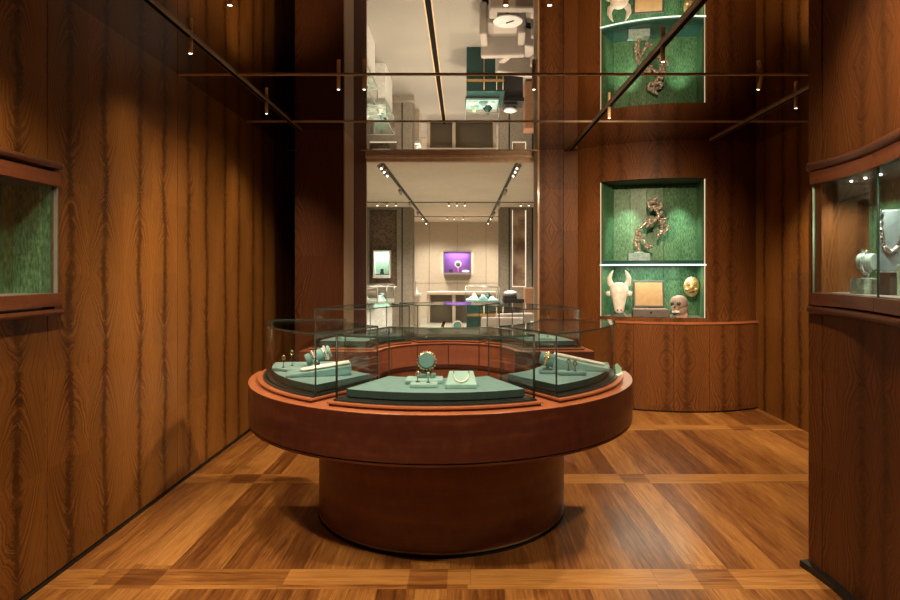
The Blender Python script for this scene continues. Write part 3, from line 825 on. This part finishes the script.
# bull head
Yb = 6.62
bh = thing('bull_head', (px(619, 0, Yb).x, Yb, NZ), 'white porcelain bull head with two horns at left of the niche', 'sculpture', rz=R(-12))
bh.scale = (.84, .84, 1.0)
b = MB()
b.lathe([(.01, .035), (.045, .04), (.062, .07), (.075, .13), (.095, .20), (.115, .26), (.120, .30), (.10, .345), (.05, .37), (.005, .375)], (0, 0, 0), 24)
for v in b.bm.verts: v.co.y = v.co.y*.75-.02-(.38-v.co.z)*.18; v.co.x *= 1.0
b.build('head', 'porcelain', bh)
for s in (-1, 1):
    b = MB(); b.tube([(s*.06, 0, .31), (s*.115, 0, .36), (s*.125, -.01, .42), (s*.10, -.01, .47), (s*.075, -.01, .51)], [.036, .040, .032, .020, .004], 12); b.build('horn', 'porcelain', bh)
    b = MB(); b.tube([(s*.09, 0, .26), (s*.13, -.01, .25), (s*.165, -.01, .245)], [.020, .034, .024], 10); b.build('ear', 'porcelain', bh)
    b = MB(); b.ball((s*.075, -.075, .21), (.012, .01, .016), 0, 8, 6); b.build('eye', 'charcoal', bh)
b = MB(); b.ball((-.022, -.125, .075), (.010, .008, .008)); b.ball((.022, -.125, .075), (.010, .008, .008)); b.build('nostrils', 'charcoal', bh)
b = MB(); b.tube([(-.09, .06, .01), (-.03, .0, .05), (.03, .0, .05), (.10, -.02, .0)], .012); b.tube([(.09, .08, .0), (.04, .03, .06)], .012); b.build('stand', 'bone', bh)
# presentation box
Yx = 6.55
bx = thing('presentation_box', (px(650, 0, Yx).x, Yx, NZ), 'open grey jewellery box with tan lining at the middle of the niche', 'box', rz=R(-10))
b = MB(); b.box(-.19, .19, -.09, .09, 0, .085); b.build('case_bottom', 'box_leather', bx, bevel=.006)
b = MB(); b.box(-.175, .175, -.075, .075, .0855, .090); b.build('tray_lining', 'bone', bx)
b = MB(); b.box(-.165, .165, -.012, .012, 0, .30); 
l = b.build('lid', 'lid_leather', bx, bevel=.005, loc=(.0, .085, .095), rot=(R(-12), 0, 0))
b = MB(); b.box(-.145, .145, -.016, -.0125, .02, .278); b.build('lid_lining', 'box_lining', l)
b = MB(); b.box(-.012, .012, -.096, -.0905, .045, .065); b.build('clasp', 'silver', bx)
# skull mask
Ys = 6.5
sk = thing('skull_mask', (px(679, 0, Ys).x, Ys, NZ), 'rusty brown half skull carving beside the open box in the niche', 'sculpture', rz=R(-25))
b = MB(); b.ball((0, 0, .155), (.095, .085, .085), 0, 20, 14); b.ball((.02, .01, .09), (.075, .07, .09), 0, 16, 12); b.ball((-.035, -.05, .09), (.045, .035, .05), 0, 12, 8)
b.build('cranium', 'bone', sk)
b = MB()
for x, z, r in ((-.062, .150, .022), (.005, .152, .024), (-.035, .112, .014)): b.ball((x, -.078 if x > -.05 else -.062, z), (r, .018, r*.85), 0, 12, 8)
b.build('eye_sockets', 'charcoal', sk)
b = MB()
for k in range(6): b.box(-.062+k*.013, -.052+k*.013, -.094, -.082, .055, .075)
b.build('teeth', 'ivory', sk)
b = MB(); b.tube([(-.10, -.05, .006), (-.04, -.0, .03), (.02, .01, .03)], .009); b.box(-.03, .09, -.03, .06, 0, .05); b.build('stand', 'skull_brown', sk)
# gilt mask
gm = thing('gilt_mask', tuple(px(691.5, 297, 6.66)), 'smiling gold mask hanging at right of the niche', 'mask', rz=R(-15))
b = MB(); b.ball((0, 0, .115), (.085, .045, .115), 0, 24, 16); b.ball((0, -.045, .11), (.018, .02, .025), 0, 10, 8)
for s in (-1, 1): b.ball((s*.045, -.030, .085), (.025, .02, .02), 0, 10, 8)
b.build('face', 'gilt', gm)
b = MB()
for s in (-1, 1): b.ball((s*.036, -.041, .135), (.018, .008, .006), 0, 8, 6)
b.ball((0, -.044, .06), (.035, .008, .010), 0, 10, 6); b.build('eyes_and_mouth', 'charcoal', gm)
b = MB()
for s in (-1, 1): b.tube([(s*.015, -.044, .155), (s*.036, -.044, .168), (s*.06, -.034, .155)], .004)
b.build('brows', 'brass', gm)
b = MB(); b.cyl((0, .02, .11), (0, .13, .11), .006, seg=8); b.build('wall_peg', 'brass', gm)

# ------------------------------------------------------------------ things in the right wall case
CF = 1.39
def gl_block(x0, x1, y0, y1, h, name, mat, label, cat='block', z=CF):
    b = MB(); b.box(-(x1-x0)/2, (x1-x0)/2, -(y1-y0)/2, (y1-y0)/2, 0, h)
    o = b.build(name, mat, None, bevel=.002, loc=((x0+x1)/2, (y0+y1)/2, z)); return tag(o, label, cat)
speckle('figured_glass', (.10, .16, .13), (.26, .32, .24), .12, 22)
gl_block(1.80, 1.90, 2.70, 2.80, .072, 'display_block', 'figured_glass', 'green figured block under the bracelet in the right wall case')
t = thing('bracelet_roll', (1.85, 2.75, CF+.072), 'short pale roll with a silver chain bracelet in the right wall case', 'bracelet display', rz=R(-60))
b = MB(); b.cyl((-.035, 0, .075), (.03, 0, .075), .038, seg=28); b.build('roll', 'pale_roll' if 'pale_roll' in M else plain('pale_roll', (.22, .29, .26), .6), t, bevel=.004)
b = MB(); b.torus((-.004, 0, .068), .047, .0055, (1, 0, .15), 26)
for q_ in range(16):
    a = 2*PI*q_/16; b.torus((-.004, .047*math.cos(a), .068+.047*math.sin(a)), .008, .0025, (1, math.sin(a), 0), 8)
b.build('chain_bracelet', 'silver', t)
b = MB(); b.cyl((0, 0, 0), (0, 0, .045), .007, seg=10); b.lathe([(.025, 0), (.025, .004)], seg=14); b.build('foot', 'silver', t)
gl_block(1.845, 1.93, 2.60, 2.68, .098, 'display_block', 'charcoal', 'dark grey block with pale top, right of the bracelet in the right wall case')
gl_block(1.84, 1.935, 2.595, 2.685, .006, 'cover_slab', 'grey_metal', 'thin pale slab on the dark grey block in the right wall case', 'slab', z=CF+.098)
gl_block(1.85, 1.91, 2.505, 2.565, .130, 'display_block', 'pale_green', 'taller pale green block at the frame edge in the right wall case')
t = thing('necklace_bust', (1.952, 2.735, CF), 'dark slate bust wearing a heavy silver chain necklace in the right wall case', 'necklace display', rz=R(-48))
b = MB(); b.verts_faces([(-.055,-.02,0),(.055,-.02,0),(.055,.02,0),(-.055,.02,0),(-.045,.0,.385),(.045,.0,.385),(.045,.02,.385),(-.045,.02,.385)], [(0,3,2,1),(4,5,6,7),(0,1,5,4),(1,2,6,5),(2,3,7,6),(3,0,4,7)]); b.build('bust', plain('slate', (.09, .12, .12), .5), t, bevel=.004)
b = MB()
for i in range(25):
    a = PI*i/24; x = -.045*math.cos(a); z = .380-.185*math.sin(a)**.75; yy = -.02+.02*(z/.385)-.008
    b.torus((x, yy, z), .009, .0032, (0, 1, .3) if i % 2 else (.7, .7, 0), 8)
b.build('chain', 'silver', t)

# ------------------------------------------------------------------ ceiling tracks and spots
def track(name, x, y0, y1, label, w=.030):
    t = thing(name, (x, y0, H-.012), label, 'light track', 'light tracks under the mirrored ceiling'); L = y1-y0
    b = MB(); b.box(-w/2, w/2, 0, L, 0, .0115); b.build('channel', 'matt_black', t)
    b = MB(); b.box(-w/2-.012 if x > 0 else -w/2-.003, -w/2, 0, L, -.002, .0115); b.box(w/2, w/2+.003, 0, L, -.003, .0115); b.build('edge_strip', 'dark_brass', t)
    return t
track('light_track', -1.60, -1.3, 5.95, 'brass-edged light track along the left wall')
track('light_track', 1.21, -1.3, 6.85, 'brass-edged light track crossing towards the green niche')
track('light_track', 2.60, 3.1, 6.3, 'brass-edged light track nearest the right wall')
def spot_lamp(x, y, aim, watts, label, ang=70, top=H-.010, L=.095, tilt=(0, 0), r=.013, blend=.9, col=(1.0, .77, .50), size=.05, group='brass cylinder spotlights under the mirror'):
    t = thing('spotlight', (x, y, top), label, 'spotlight', group)
    t.rotation_euler = (tilt[0], tilt[1], 0)
    b = MB(); b.lathe([(r, 0), (r, -L), (r*.8, -L), (r*.8, -L+.006)], seg=16); b.build('lamp_body', 'brass', t)
    b = MB(); b.cyl((0, 0, -L+.001), (0, 0, -L+.005), r*.78, seg=14); b.build('lamp_lens', 'lamp_lens', t)
    add_spot(x, y, top-L-.01, aim, watts, ang, blend, col, size)
    return t
def add_spot(x, y, z, aim, watts, ang=70, blend=.9, col=(1.0, .77, .50), size=.03):
    ld = bpy.data.lights.new('lamp', 'SPOT'); ld.energy = watts*2.0; ld.color = col; ld.spot_size = R(ang); ld.spot_blend = blend; ld.shadow_soft_size = size
    lo = bpy.data.objects.new('lamp', ld); COL.objects.link(lo); lo.location = (x, y, z)
    d = Vector(aim)-Vector((x, y, z)); lo.rotation_euler = d.to_track_quat('-Z', 'Y').to_euler(); return lo
CW = (1.0, .80, .56)
spot_lamp(-1.60, 3.51, (-1.9, 3.9, .0), 10, 'brass spotlight on the left track, nearer to the camera', 110, blend=1.0)
spot_lamp(-1.60, 4.86, (-2.0, 6.2, .4), 20, 'brass spotlight on the left track, farther from the camera', 72, blend=1.0)
spot_lamp(-1.60, 2.0, (-1.9, 2.3, .2), 40, 'brass spotlight on the left track above the left wall case', 110, blend=1.0)
spot_lamp(-.88, 4.21, (-.75, 3.5, .9), 38, 'spotlight hanging from the ceiling joint, left of the opening', 60, col=CW)
spot_lamp(-.70, 4.21, (-.2, 5.4, .72), 150, 'spotlight on the ceiling joint at the left edge of the opening', 60, col=CW)
spot_lamp(.49, 4.21, (.5, 3.5, .9), 38, 'spotlight on the ceiling joint at the right edge of the opening', 60, col=CW)
spot_lamp(-1.12, 2.87, (-.75, 3.5, .9), 25, 'spotlight at the top left of the picture', 65, col=CW)
spot_lamp(.20, 2.87, (-.12, 3.2, .9), 38, 'spotlight at the top centre of the picture', 60, col=CW)
spot_lamp(.41, 2.87, (-2.0, 4.75, .80), 270, 'spotlight at the top, just right of the opening', 62, blend=1.0)
spot_lamp(1.21, 3.65, (1.35, 6.8, 1.1), 230, 'spotlight on the track that crosses the niche reflection', 75, blend=1.0)
spot_lamp(1.21, 5.0, (2.0, 6.4, 1.5), 45, 'spotlight at the far end of the niche track', 70, blend=1.0)
spot_lamp(2.60, 4.70, (3.18, 5.45, 1.0), 95, 'spotlight on the track nearest the right wall', 70)
spot_lamp(2.09, 4.21, (1.7, 4.4, 0), 110, 'tilted spotlight on the ceiling joint before the right wall', 110, blend=1.0, tilt=(R(8), R(12)))
spot_lamp(-1.12, 1.54, (-1.3, 2.6, 0), 85, 'spotlight behind the view, over the left floor', 110, blend=1.0)
spot_lamp(1.21, 1.54, (1.1, 3.0, 0), 70, 'spotlight behind the view, over the right floor', 110, blend=1.0)
spot_lamp(.0, 1.8, (0, 2.3, .0), 40, 'spotlight behind the view, over the middle floor', 110, blend=1.0)
spot_lamp(.90, 2.3, (1.78, 2.35, 2.30), 27, 'spotlight grazing the near right wall', 70, blend=1.0)

# lights belonging to the lit cases
def small_area(loc, sx, sy, watts, col, rot=(0, 0, 0)):
    ld = bpy.data.lights.new('case_lamp', 'AREA'); ld.shape = 'RECTANGLE'; ld.size = sx; ld.size_y = sy; ld.energy = watts; ld.color = col
    lo = bpy.data.objects.new('case_lamp', ld); COL.objects.link(lo); lo.location = loc; lo.rotation_euler = rot; return lo
GCOL = (.93, 1.0, .84)
add_spot(1.85, 6.66, 2.45, (1.84, 6.96, 1.6), 24, 58, 1.0, GCOL, .02)
add_spot(2.35, 6.56, 2.45, (2.48, 6.80, 1.6), 24, 58, 1.0, GCOL, .02)
small_area((2.10, 6.64, 1.548), .8, .08, 5.5, GCOL, (0, 0, R(-12)))
add_spot(-2.08, 2.50, 1.895, (-2.17, 2.52, 1.5), 3, 80, .6, GCOL, .01)
add_spot(-2.08, 2.0, 1.895, (-2.17, 2.3, 1.5), 2, 90, .6, GCOL, .01)
add_spot(1.90, 2.50, 1.915, (1.97, 2.42, 1.45), 10, 110, .8, GCOL, .01)
add_spot(1.84, 2.72, 1.915, (1.90, 2.90, 1.4), 8, 110, .8, GCOL, .01)

# ------------------------------------------------------------------ gallery beyond the opening
GH = 3.04
b = MB(); b.box(-5, 5, 7.2, 19.5, -.06, 0); struct('floor_far', b, 'beige_terrazzo')
b = MB(); b.box(-.615, -.525, 7.25, 19.3, 0, .004); b.build('trim_14', 'matt_black'); bpy.data.objects['trim_14']['kind'] = 'structure'
b = MB(); b.box(-.640, -.618, 7.25, 19.3, 0, .005); b.box(-.522, -.500, 7.25, 19.3, 0, .005); struct('trim_15', b, 'brass')
b = MB(); b.box(-.256, -.250, 7.25, 19.3, 0, .002); struct('trim_16', b, 'taupe_stone')
b = MB(); b.box(-5, 5, 7.2, 19.5, GH, GH+.06); struct('ceiling_far', b, 'ceiling_paint')
b = MB(); b.box(-5, 5, 13.55, 13.62, GH-.02, GH-.001); b.box(-5, 5, 17.2, 17.26, GH-.02, GH-.001); struct('trim_17', b, 'taupe_stone')
b = MB(); b.box(-5, -1.18, 7.2, 7.3, 0, GH); b.box(.845, 5, 7.2, 7.3, 0, GH); struct('wall_far_front', b, 'beige_plaster')
b = MB(); b.box(-1.18, .845, 7.2, 7.3, 2.80, GH); struct('trim_24', b, 'lintel_tan')
b = MB(); b.box(-5.1, -5, 7.2, 19.5, 0, GH); struct('wall_far_left', b, 'beige_plaster')
b = MB(); b.box(5, 5.1, 7.2, 19.5, 0, GH); struct('wall_far_right', b, 'beige_plaster')
b = MB()
xs = [-5, -3.0, -2.08, -1.12, -.22, .71, 1.7, 3, 5]
for x0, x1 in zip(xs, xs[1:]):
    b.box(x0+.006, x1-.006, 19.3, 19.4, 1.085, GH); b.box(x0+.006, x1-.006, 19.3, 19.4, 0, 1.07)
struct('wall_far', b, 'beige_plaster')
b = MB(); b.box(-5, 5, 19.4, 19.5, 0, GH); struct('wall_far_backing', b, 'taupe_stone')
# pillars with niches
def pier(x0, x1, xn0, xn1, groove, mat_n, side):
    b = MB()
    Y0 = 14.7
    b.box(x0, xn0, Y0, Y0+.7, 0.0, GH); b.box(xn1, x1, Y0, Y0+.7, 0, GH)
    b.box(xn0, xn1, Y0, Y0+.7, 0, 1.08); b.box(xn0, xn1, Y0+.12, Y0+.7, 1.08, 2.98); b.box(xn0, xn1, Y0, Y0+.7, 2.98, GH)
    struct('wall_pillar_'+side, b, 'taupe_stone')
    b = MB(); b.box(xn0+.02, xn1-.02, Y0+.09, Y0+.118, 1.10, 2.97); struct('wall_pillar_panel_'+side, b, mat_n)
    b = MB(); b.box(groove-.018, groove+.018, Y0-.004, Y0, .0, GH-.02); struct('trim_%d' % (18 if side == 'left' else 20), b, 'charcoal')
    b = MB(); b.box(xn0+.005, xn1-.005, Y0+.07, Y0+.10, 1.083, 1.10)
    if side == 'right': b.box(xn0+.003, xn0+.018, Y0+.07, Y0+.10, 1.1, 2.97) ; b.box(xn1-.018, xn1-.003, Y0+.07, Y0+.10, 1.1, 2.97)
    struct('trim_%d' % (19 if side == 'left' else 21), b, 'led_warm')
pier(-3.0, -1.27, -2.32, -1.65, -1.515, 'brown_shimmer', 'left')
pier(.88, 1.90, 1.18, 1.53, 1.11, 'bronze_silk', 'right')
b = MB(); b.box(-1.90, -1.22, 14.5, 14.7, 0, .14); struct('baseboard_pillar_left', b, 'taupe_stone')
b = MB(); b.box(1.66, 1.70, 14.69, 14.7, 0, GH-.02); struct('trim_22', b, 'charcoal')

# green lit wall box on left pillar
t = thing('hanging_showcase', (-2.0, 14.7, 1.35), 'pale green lit glass box fixed on the left gallery pillar', 'showcase')
b = MB(); w = .21
b.box(-w, w, -.12, .10, 0, .03); b.box(-w, w, -.12, .10, .60, .63); b.box(-w, -w+.03, -.12, .10, .03, .60); b.box(w-.03, w, -.12, .10, .03, .60)
b.build('frame', 'white_satin', t)
b = MB(); b.box(-w+.03, w-.03, .06, .09, .03, .60); b.build('back_panel', 'pale_green', t)
b = MB(); b.box(-.16, .16, -.10, .02, .031, .055); b.build('display_tray', 'charcoal', t)
b = MB(); b.box(-w+.03, w-.03, -.115, -.108, .03, .60); b.build('glass_pane', 'clear_glass', t)
b = MB(); b.box(-w, w, -.16, .0, -.045, -.005); b.build('lower_ledge', 'white_satin', t)
small_area((-2.0, 14.68, 1.94), .3, .06, 3, (.95, 1, .9))
o = MB(); o.lathe([(.05, 0), (.06, .02), (.035, .05), (.045, .10), (.03, .13)], seg=16); o = o.build('bracelet_stand', 'bottle_green', None, loc=(-2.0, 14.66, 1.407)); tag(o, 'small dark jewel stand inside the pale green pillar box', 'jewel stand')

# purple wall showcase
t = thing('purple_showcase', (-.21, 19.3, 1.36), 'purple-lined lit showcase glowing on the far gallery wall', 'showcase')
w = .455
b = MB(); b.box(-w, w, -.32, -.03, 0, .05); b.box(-w, w, -.32, -.03, .71, .755); b.box(-w, -w+.035, -.32, -.03, .05, .71); b.box(w-.035, w, -.32, -.03, .05, .71); b.build('frame', 'grey_metal', t)
b = MB(); b.box(-w+.035, w-.035, -.06, -.03, .05, .71); b.box(-w+.035, -w+.045, -.30, -.06, .05, .71); b.box(w-.045, w-.035, -.30, -.06, .05, .71); b.box(-w+.045, w-.045, -.30, -.06, .05, .06); b.build('lining', 'purple_cloth', t)
b = MB(); b.box(-w+.036, w-.036, -.315, -.308, .051, .709); b.build('glass_pane', 'clear_glass', t)
emitter('led_halo', (1.0, .90, .74), 14)
for s_ in (-1, 1):
    b = MB(); b.box(s_*(w-.02)-.008, s_*(w-.02)+.008, -.024, -.012, .06, .70); b.build('halo_light', 'led_halo', t)
small_area((-.21, 19.10, 2.06), .7, .12, 7, (1, .93, 1))
t = thing('necklace_stand', (-.19, 19.12, 1.42), 'round white jewel disc with pendant inside the purple showcase', 'jewel display')
b = MB(); b.cyl((0, 0, .27), (0, .03, .27), .11, seg=24); b.build('disc', 'white_satin', t)
b = MB(); b.torus((0, -.01, .26), .05, .014, (0, 1, 0), 18); b.ball((0, -.01, .24), .03); b.build('pendant', 'charcoal', t)
b = MB(); b.cyl((.0, .02, 0), (0, .02, .17), .02, seg=10); b.build('stem', 'tarnished_rose', t)
o = MB(); o.box(-.06, .06, -.04, .04, 0, .10); o = o.build('ring_box', 'charcoal', None, loc=(-.42, 19.10, 1.42)); tag(o, 'small black ring box at left inside the purple showcase', 'ring box')
o = MB(); o.ball((0, 0, .03), (.13, .06, .05)); o = o.build('white_cushion', 'white_satin', None, loc=(.06, 19.10, 1.42)); tag(o, 'low white cushion at right inside the purple showcase', 'cushion')

# console table
t = thing('console_table', (-.3, 17.2, 0), 'long beige console table under the purple showcase', 'table')
b = MB(); b.box(-.75, 1.2, -.3, .3, .80, .88); b.build('table_top', 'beige_plaster', t)
for x in (-.72, .0, 1.15):
    b = MB(); b.box(x-.03, x+.06, -.28, .28, 0, .80); b.build('leg', 'beige_plaster', t)
b = MB(); b.box(-.66, 1.12, .2, .27, .0, .80); b.build('modesty_panel', 'taupe_stone', t)

# black-pedestal glass table showcase
t = thing('pedestal_showcase', (.36, 12.1, 0), 'glass topped showcase of pale green trays on a dark pedestal in the gallery', 'showcase')
b = MB(); b.box(-.31, .42, -.70, .45, 0, .84); b.build('pedestal', 'bottle_green', t)
b = MB(); b.box(-.30, .40, -.725, -.702, .62, .67); b.build('shelf_edge', 'gold', t)
b = MB()
for x in (.02, .26, .38): b.cyl((x, -.715, .05), (x, -.715, .82), .008, seg=6)
b.build('brass_uprights', 'brass', t)
b = MB(); b.box(-.33, .33, -.36, .36, .84, .88); b.build('base_board', 'charcoal', t)
b = MB(); b.box(-.32, .32, -.35, .35, .88, .91); b.build('tray_bed', 'mint_tray', t)
b = MB()
for (x0, x1, y0, y1, z0, z1) in ((-.33, .33, -.36, -.352, .88, 1.15), (-.33, .33, .352, .36, .88, 1.15), (-.33, -.322, -.35, .35, .88, 1.15), (.322, .33, -.35, .35, .88, 1.15), (-.33, .33, -.36, .36, 1.15, 1.16)): b.box(x0, x1, y0, y1, z0, z1)
b.build('glass_box', 'clear_glass', t)
b = MB()
for x in (-.33, .33):
    for y in (-.36, .36): b.cyl((x, y, .88), (x, y, 1.16), .008, seg=6)
for y in (-.36, .36): b.cyl((-.33, y, 1.16), (.33, y, 1.16), .008, seg=6)
for x in (-.33, .33): b.cyl((x, -.36, 1.16), (x, .36, 1.16), .008, seg=6)
b.build('glass_edges', 'grey_metal', t)
rs = random.Random(5)
for k, (x, y, w_, h_, m_) in enumerate(((-.2, -.18, .10, .06, 'white_satin'), (.02, -.2, .09, .10, 'mint_tray'), (.2, -.15, .07, .07, 'white_satin'), (-.15, .1, .08, .12, 'pale_green'), (.12, .12, .10, .14, 'bottle_green'))):
    b = MB(); b.lathe([(w_, 0), (w_*.95, h_*.3), (w_*.5, h_*.7), (w_*.35, h_)], seg=10)
    o = b.build('jewel_stand', m_, None, loc=(.36+x, 12.1+y, .91)); tag(o, ['low white stand at front left', 'mint stand at front middle', 'white stand at front right', 'pale green stand at rear left', 'dark green stand at rear right'][k] + ' inside the pedestal showcase', 'jewel stand', 'stands in the pedestal showcase')
t = thing('black_side_unit', (.94, 11.9, 0), 'black slab-topped unit beside the pedestal showcase', 'table')
b = MB(); b.box(-.14, .22, -.10, .3, 0, .86); b.build('body', 'charcoal', t)
b = MB(); b.box(-.155, .24, -.15, .35, .86, .93); b.build('top_slab', 'black', t)
b = MB(); b.box(-.15, .10, -.10, .30, .93, .99); b.build('upper_slab', 'black', t)
o = MB(); o.lathe([(.10, 0), (.12, .03), (.14, .07), (.05, .10)], seg=20); o = o.build('white_dish', 'white_satin', None, loc=(.93, 12.0, .99)); tag(o, 'white dish on the black slab-topped unit', 'dish')
# left glass counters
def glass_counter(x, y, w, d, label):
    t = thing('glass_counter', (x, y, 0), label, 'glass counter', 'glass counters at the left of the gallery')
    b = MB(); b.box(-w/2+.04, w/2-.04, -d/2+.04, d/2-.04, 0, .78); b.build('cabinet_body', 'white_satin', t)
    b = MB(); b.box(-w/2, w/2, -d/2, d/2, .78, .86); b.build('counter_bed', 'figured_pale', t)
    b = MB()
    for q_ in ((-w/2, w/2, -d/2, -d/2+.01, .86, 1.17), (-w/2, w/2, d/2-.01, d/2, .86, 1.17), (-w/2, -w/2+.01, -d/2+.01, d/2-.01, .86, 1.17), (w/2-.01, w/2, -d/2+.01, d/2-.01, .86, 1.17), (-w/2, w/2, -d/2, d/2, 1.17, 1.18)): b.box(*q_)
    b.build('glass_box', 'clear_glass', t)
    b = MB()
    for sx in (-1, 1):
        for sy in (-1, 1): b.cyl((sx*w/2, sy*d/2, .86), (sx*w/2, sy*d/2, 1.18), .009, seg=6)
        b.cyl((sx*w/2, -d/2, 1.18), (sx*w/2, d/2, 1.18), .009, seg=6); b.cyl((-w/2, sx*d/2, 1.18), (w/2, sx*d/2, 1.18), .009, seg=6)
    b.build('glass_edges', 'grey_metal', t)
    return t
gc = [(-2.05, 10.6, .85, 1.3, 'nearer glass counter of mint trays at the left gallery edge'), (-2.0, 12.9, .85, 1.3, 'farther glass counter of mint trays at the left gallery edge')]
for a in gc: glass_counter(*a)
rs = random.Random(11)
for j, (gx, gy, *_r) in enumerate(gc):
    for k in range(6):
        b = MB(); h_ = rs.uniform(.05, .16); b.lathe([(.07, 0), (.07, .015), (.03, h_*.6), (.045, h_)], seg=12)
        o = b.build('jewel_stand', ('mint_tray', 'white_satin', 'bottle_green')[k % 3], None, loc=(gx+(.22 if k % 2 else -.15), gy-.45+.18*k, .86))
        tag(o, '%s %s jewel stand inside the %s glass counter' % (('front', 'second', 'third', 'fourth', 'fifth', 'rearmost')[k], ('mint', 'white', 'dark green')[k % 3], ('nearer', 'farther')[j]), 'jewel stand', 'jewel stands in the left glass counters')
# white desk stub beside left pillar
t = thing('white_showcase', (-1.32, 16.3, 0), 'small white showcase peeping out behind the left gallery pillar', 'showcase')
b = MB(); b.box(-.22, .12, -.3, .3, 0, .80); b.build('body', 'beige_plaster', t)
b = MB(); b.box(-.24, .14, -.32, .32, .80, .86); b.build('top', 'white_satin', t)
b = MB(); b.lathe([(.10, 0), (.06, .03), (.02, .10), (.02, .30), (.03, .34)], (.02, 0, .86), 14); b.build('lamp_stem', 'white_satin', t)
# brown cabinet on the right
t = thing('tan_cabinet', (1.72, 13.55, 0), 'tall tan leather-covered cabinet at the right of the gallery', 'cabinet')
b = MB(); b.box(-.37, .4, -.25, .25, .05, 1.10); b.build('body', 'brown_leather', t, bevel=.01)
b = MB(); b.box(-.35, .38, -.23, .23, 0, .05); b.build('plinth', 'charcoal', t)
# armchairs and round table
def armchair(x, y, rz, label):
    t = thing('armchair', (x, y, 0), label, 'armchair', 'boxy pale armchairs in the gallery', rz=rz)
    b = MB(); b.box(-.24, .24, -.32, .22, .10, .42); b.build('seat', 'chair_fabric', t, bevel=.03)
    b = MB(); b.box(-.36, .36, .22, .38, .06, .72); b.build('backrest', 'chair_fabric', t, bevel=.03)
    for s in (-1, 1):
        b = MB(); b.box(min(s*.24, s*.36), max(s*.24, s*.36), -.32, .22, .06, .58); b.build('armrest', 'chair_fabric', t, bevel=.03)
    b = MB(); b.box(-.32, .32, -.28, .34, 0, .06); b.build('plinth', 'black', t)
    return t
armchair(.72, 8.45, 0+R(180), 'pale boxy armchair nearest the opening, in front of the marble side table')
armchair(.62, 9.62, R(-4), 'pale boxy armchair behind the round marble side table')
armchair(1.45, 9.25, R(-75), 'pale boxy armchair at right of the round marble side table')
armchair(1.02, 10.55, R(20), 'pale boxy armchair farthest back, before the dark pedestal showcase')
t = thing('side_table', (.66, 9.05, 0), 'small round marble side table between the pale armchairs', 'table')
b = MB(); b.lathe([(.22, 0), (.225, .012), (.22, .024)], (0, 0, .476), 32); b.build('table_top', 'marble', t)
b = MB(); b.lathe([(.13, 0), (.13, .02), (.02, .03), (.02, .476)], seg=20); b.build('pedestal', 'charcoal', t)
t = thing('pen', (.69, 9.03, .50), 'slim black pen lying on the marble side table', 'pen', rz=R(-40)); b = MB(); b.cyl((-.07, 0, .008), (.07, 0, .008), .008, seg=8); b.build('barrel', 'black', t)

# gallery tracks with white spots
def gtrack(x, label):
    t = thing('gallery_light_track', (x, 8.1, GH-.03), label, 'light track', 'gallery light tracks')
    b = MB(); b.box(-.022, .022, 0, 11.1, 0, .0295); b.build('channel', 'black', t); return t
gtrack(-1.17, 'black gallery ceiling track at left'); gtrack(.76, 'black gallery ceiling track at right')
def ghead(x, y, label, watts=0, aim=None, rz=0):
    t = thing('gallery_spotlight', (x, y, GH-.031), label, 'spotlight', 'white gallery spotlights', rz=rz)
    b = MB(); b.cyl((0, 0, 0), (0, 0, -.05), .012, seg=8); b.build('bracket', 'white_satin', t)
    b = MB(); b.cyl((-.0, .05, -.05), (0, -.07, -.11), .028, seg=14); b.build('lamp_body', 'spot_white', t)
    b = MB(); b.cyl((0, -.071, -.1105), (0, -.074, -.112), .012, seg=14); b.build('lamp_lens', 'lamp_lens', t)
    if watts: add_spot(x, y, GH-.20, aim or (x*.7, y, 0), watts, 140, 1, (1.0, .87, .70), .12)
for k, y in enumerate((8.35, 8.65, 9.0, 11.0, 13.0, 15.2, 16.6, 18.2)):
    pos = ('nearest', 'second', 'third', 'fourth', 'fifth', 'sixth', 'seventh', 'farthest')[k]
    W_ = (0, 105, 0, 150, 160, 0, 150, 120)[k]  # fourth and fifth heads are added to light the gallery, lenses turned away
    ghead(-1.17, y, pos+' white spotlight on the left gallery track', W_, rz=.4 if y < 10 or y > 16 else 3.0)
    ghead(.76, y, pos+' white spotlight on the right gallery track', W_, rz=-.4 if y < 10 or y > 16 else -3.0)
for j, (y, xs_) in enumerate(((13.5, (-.34, -.16, .02, -1.95, -1.73, -1.53, 1.28, 1.46)), (17.1, (-.48, -.28, -.02)))):
    for k, x in enumerate(xs_):
        t = thing('downlight', (x, y, GH-.021 if j == 0 else GH-.022), '%s small gold downlight of the %s ceiling row' % (('first','second','third','fourth','fifth','sixth','seventh','eighth')[k], ('nearer', 'farther')[j]), 'downlight', 'small ceiling downlights')
        b = MB(); b.cyl((0, 0, 0), (0, 0, -.07), .022, seg=12); b.build('lamp_body', 'brass', t)
        b = MB(); b.cyl((0, 0, -.0701), (0, 0, -.075), .018, seg=12); b.build('lamp_lens', 'lamp_lens', t)
# world: nearly dark, the place is indoors
w = bpy.data.worlds.new('world'); S.world = w; w.use_nodes = True
w.node_tree.nodes['Background'].inputs[0].default_value = (.02, .015, .01, 1); w.node_tree.nodes['Background'].inputs[1].default_value = 1.0
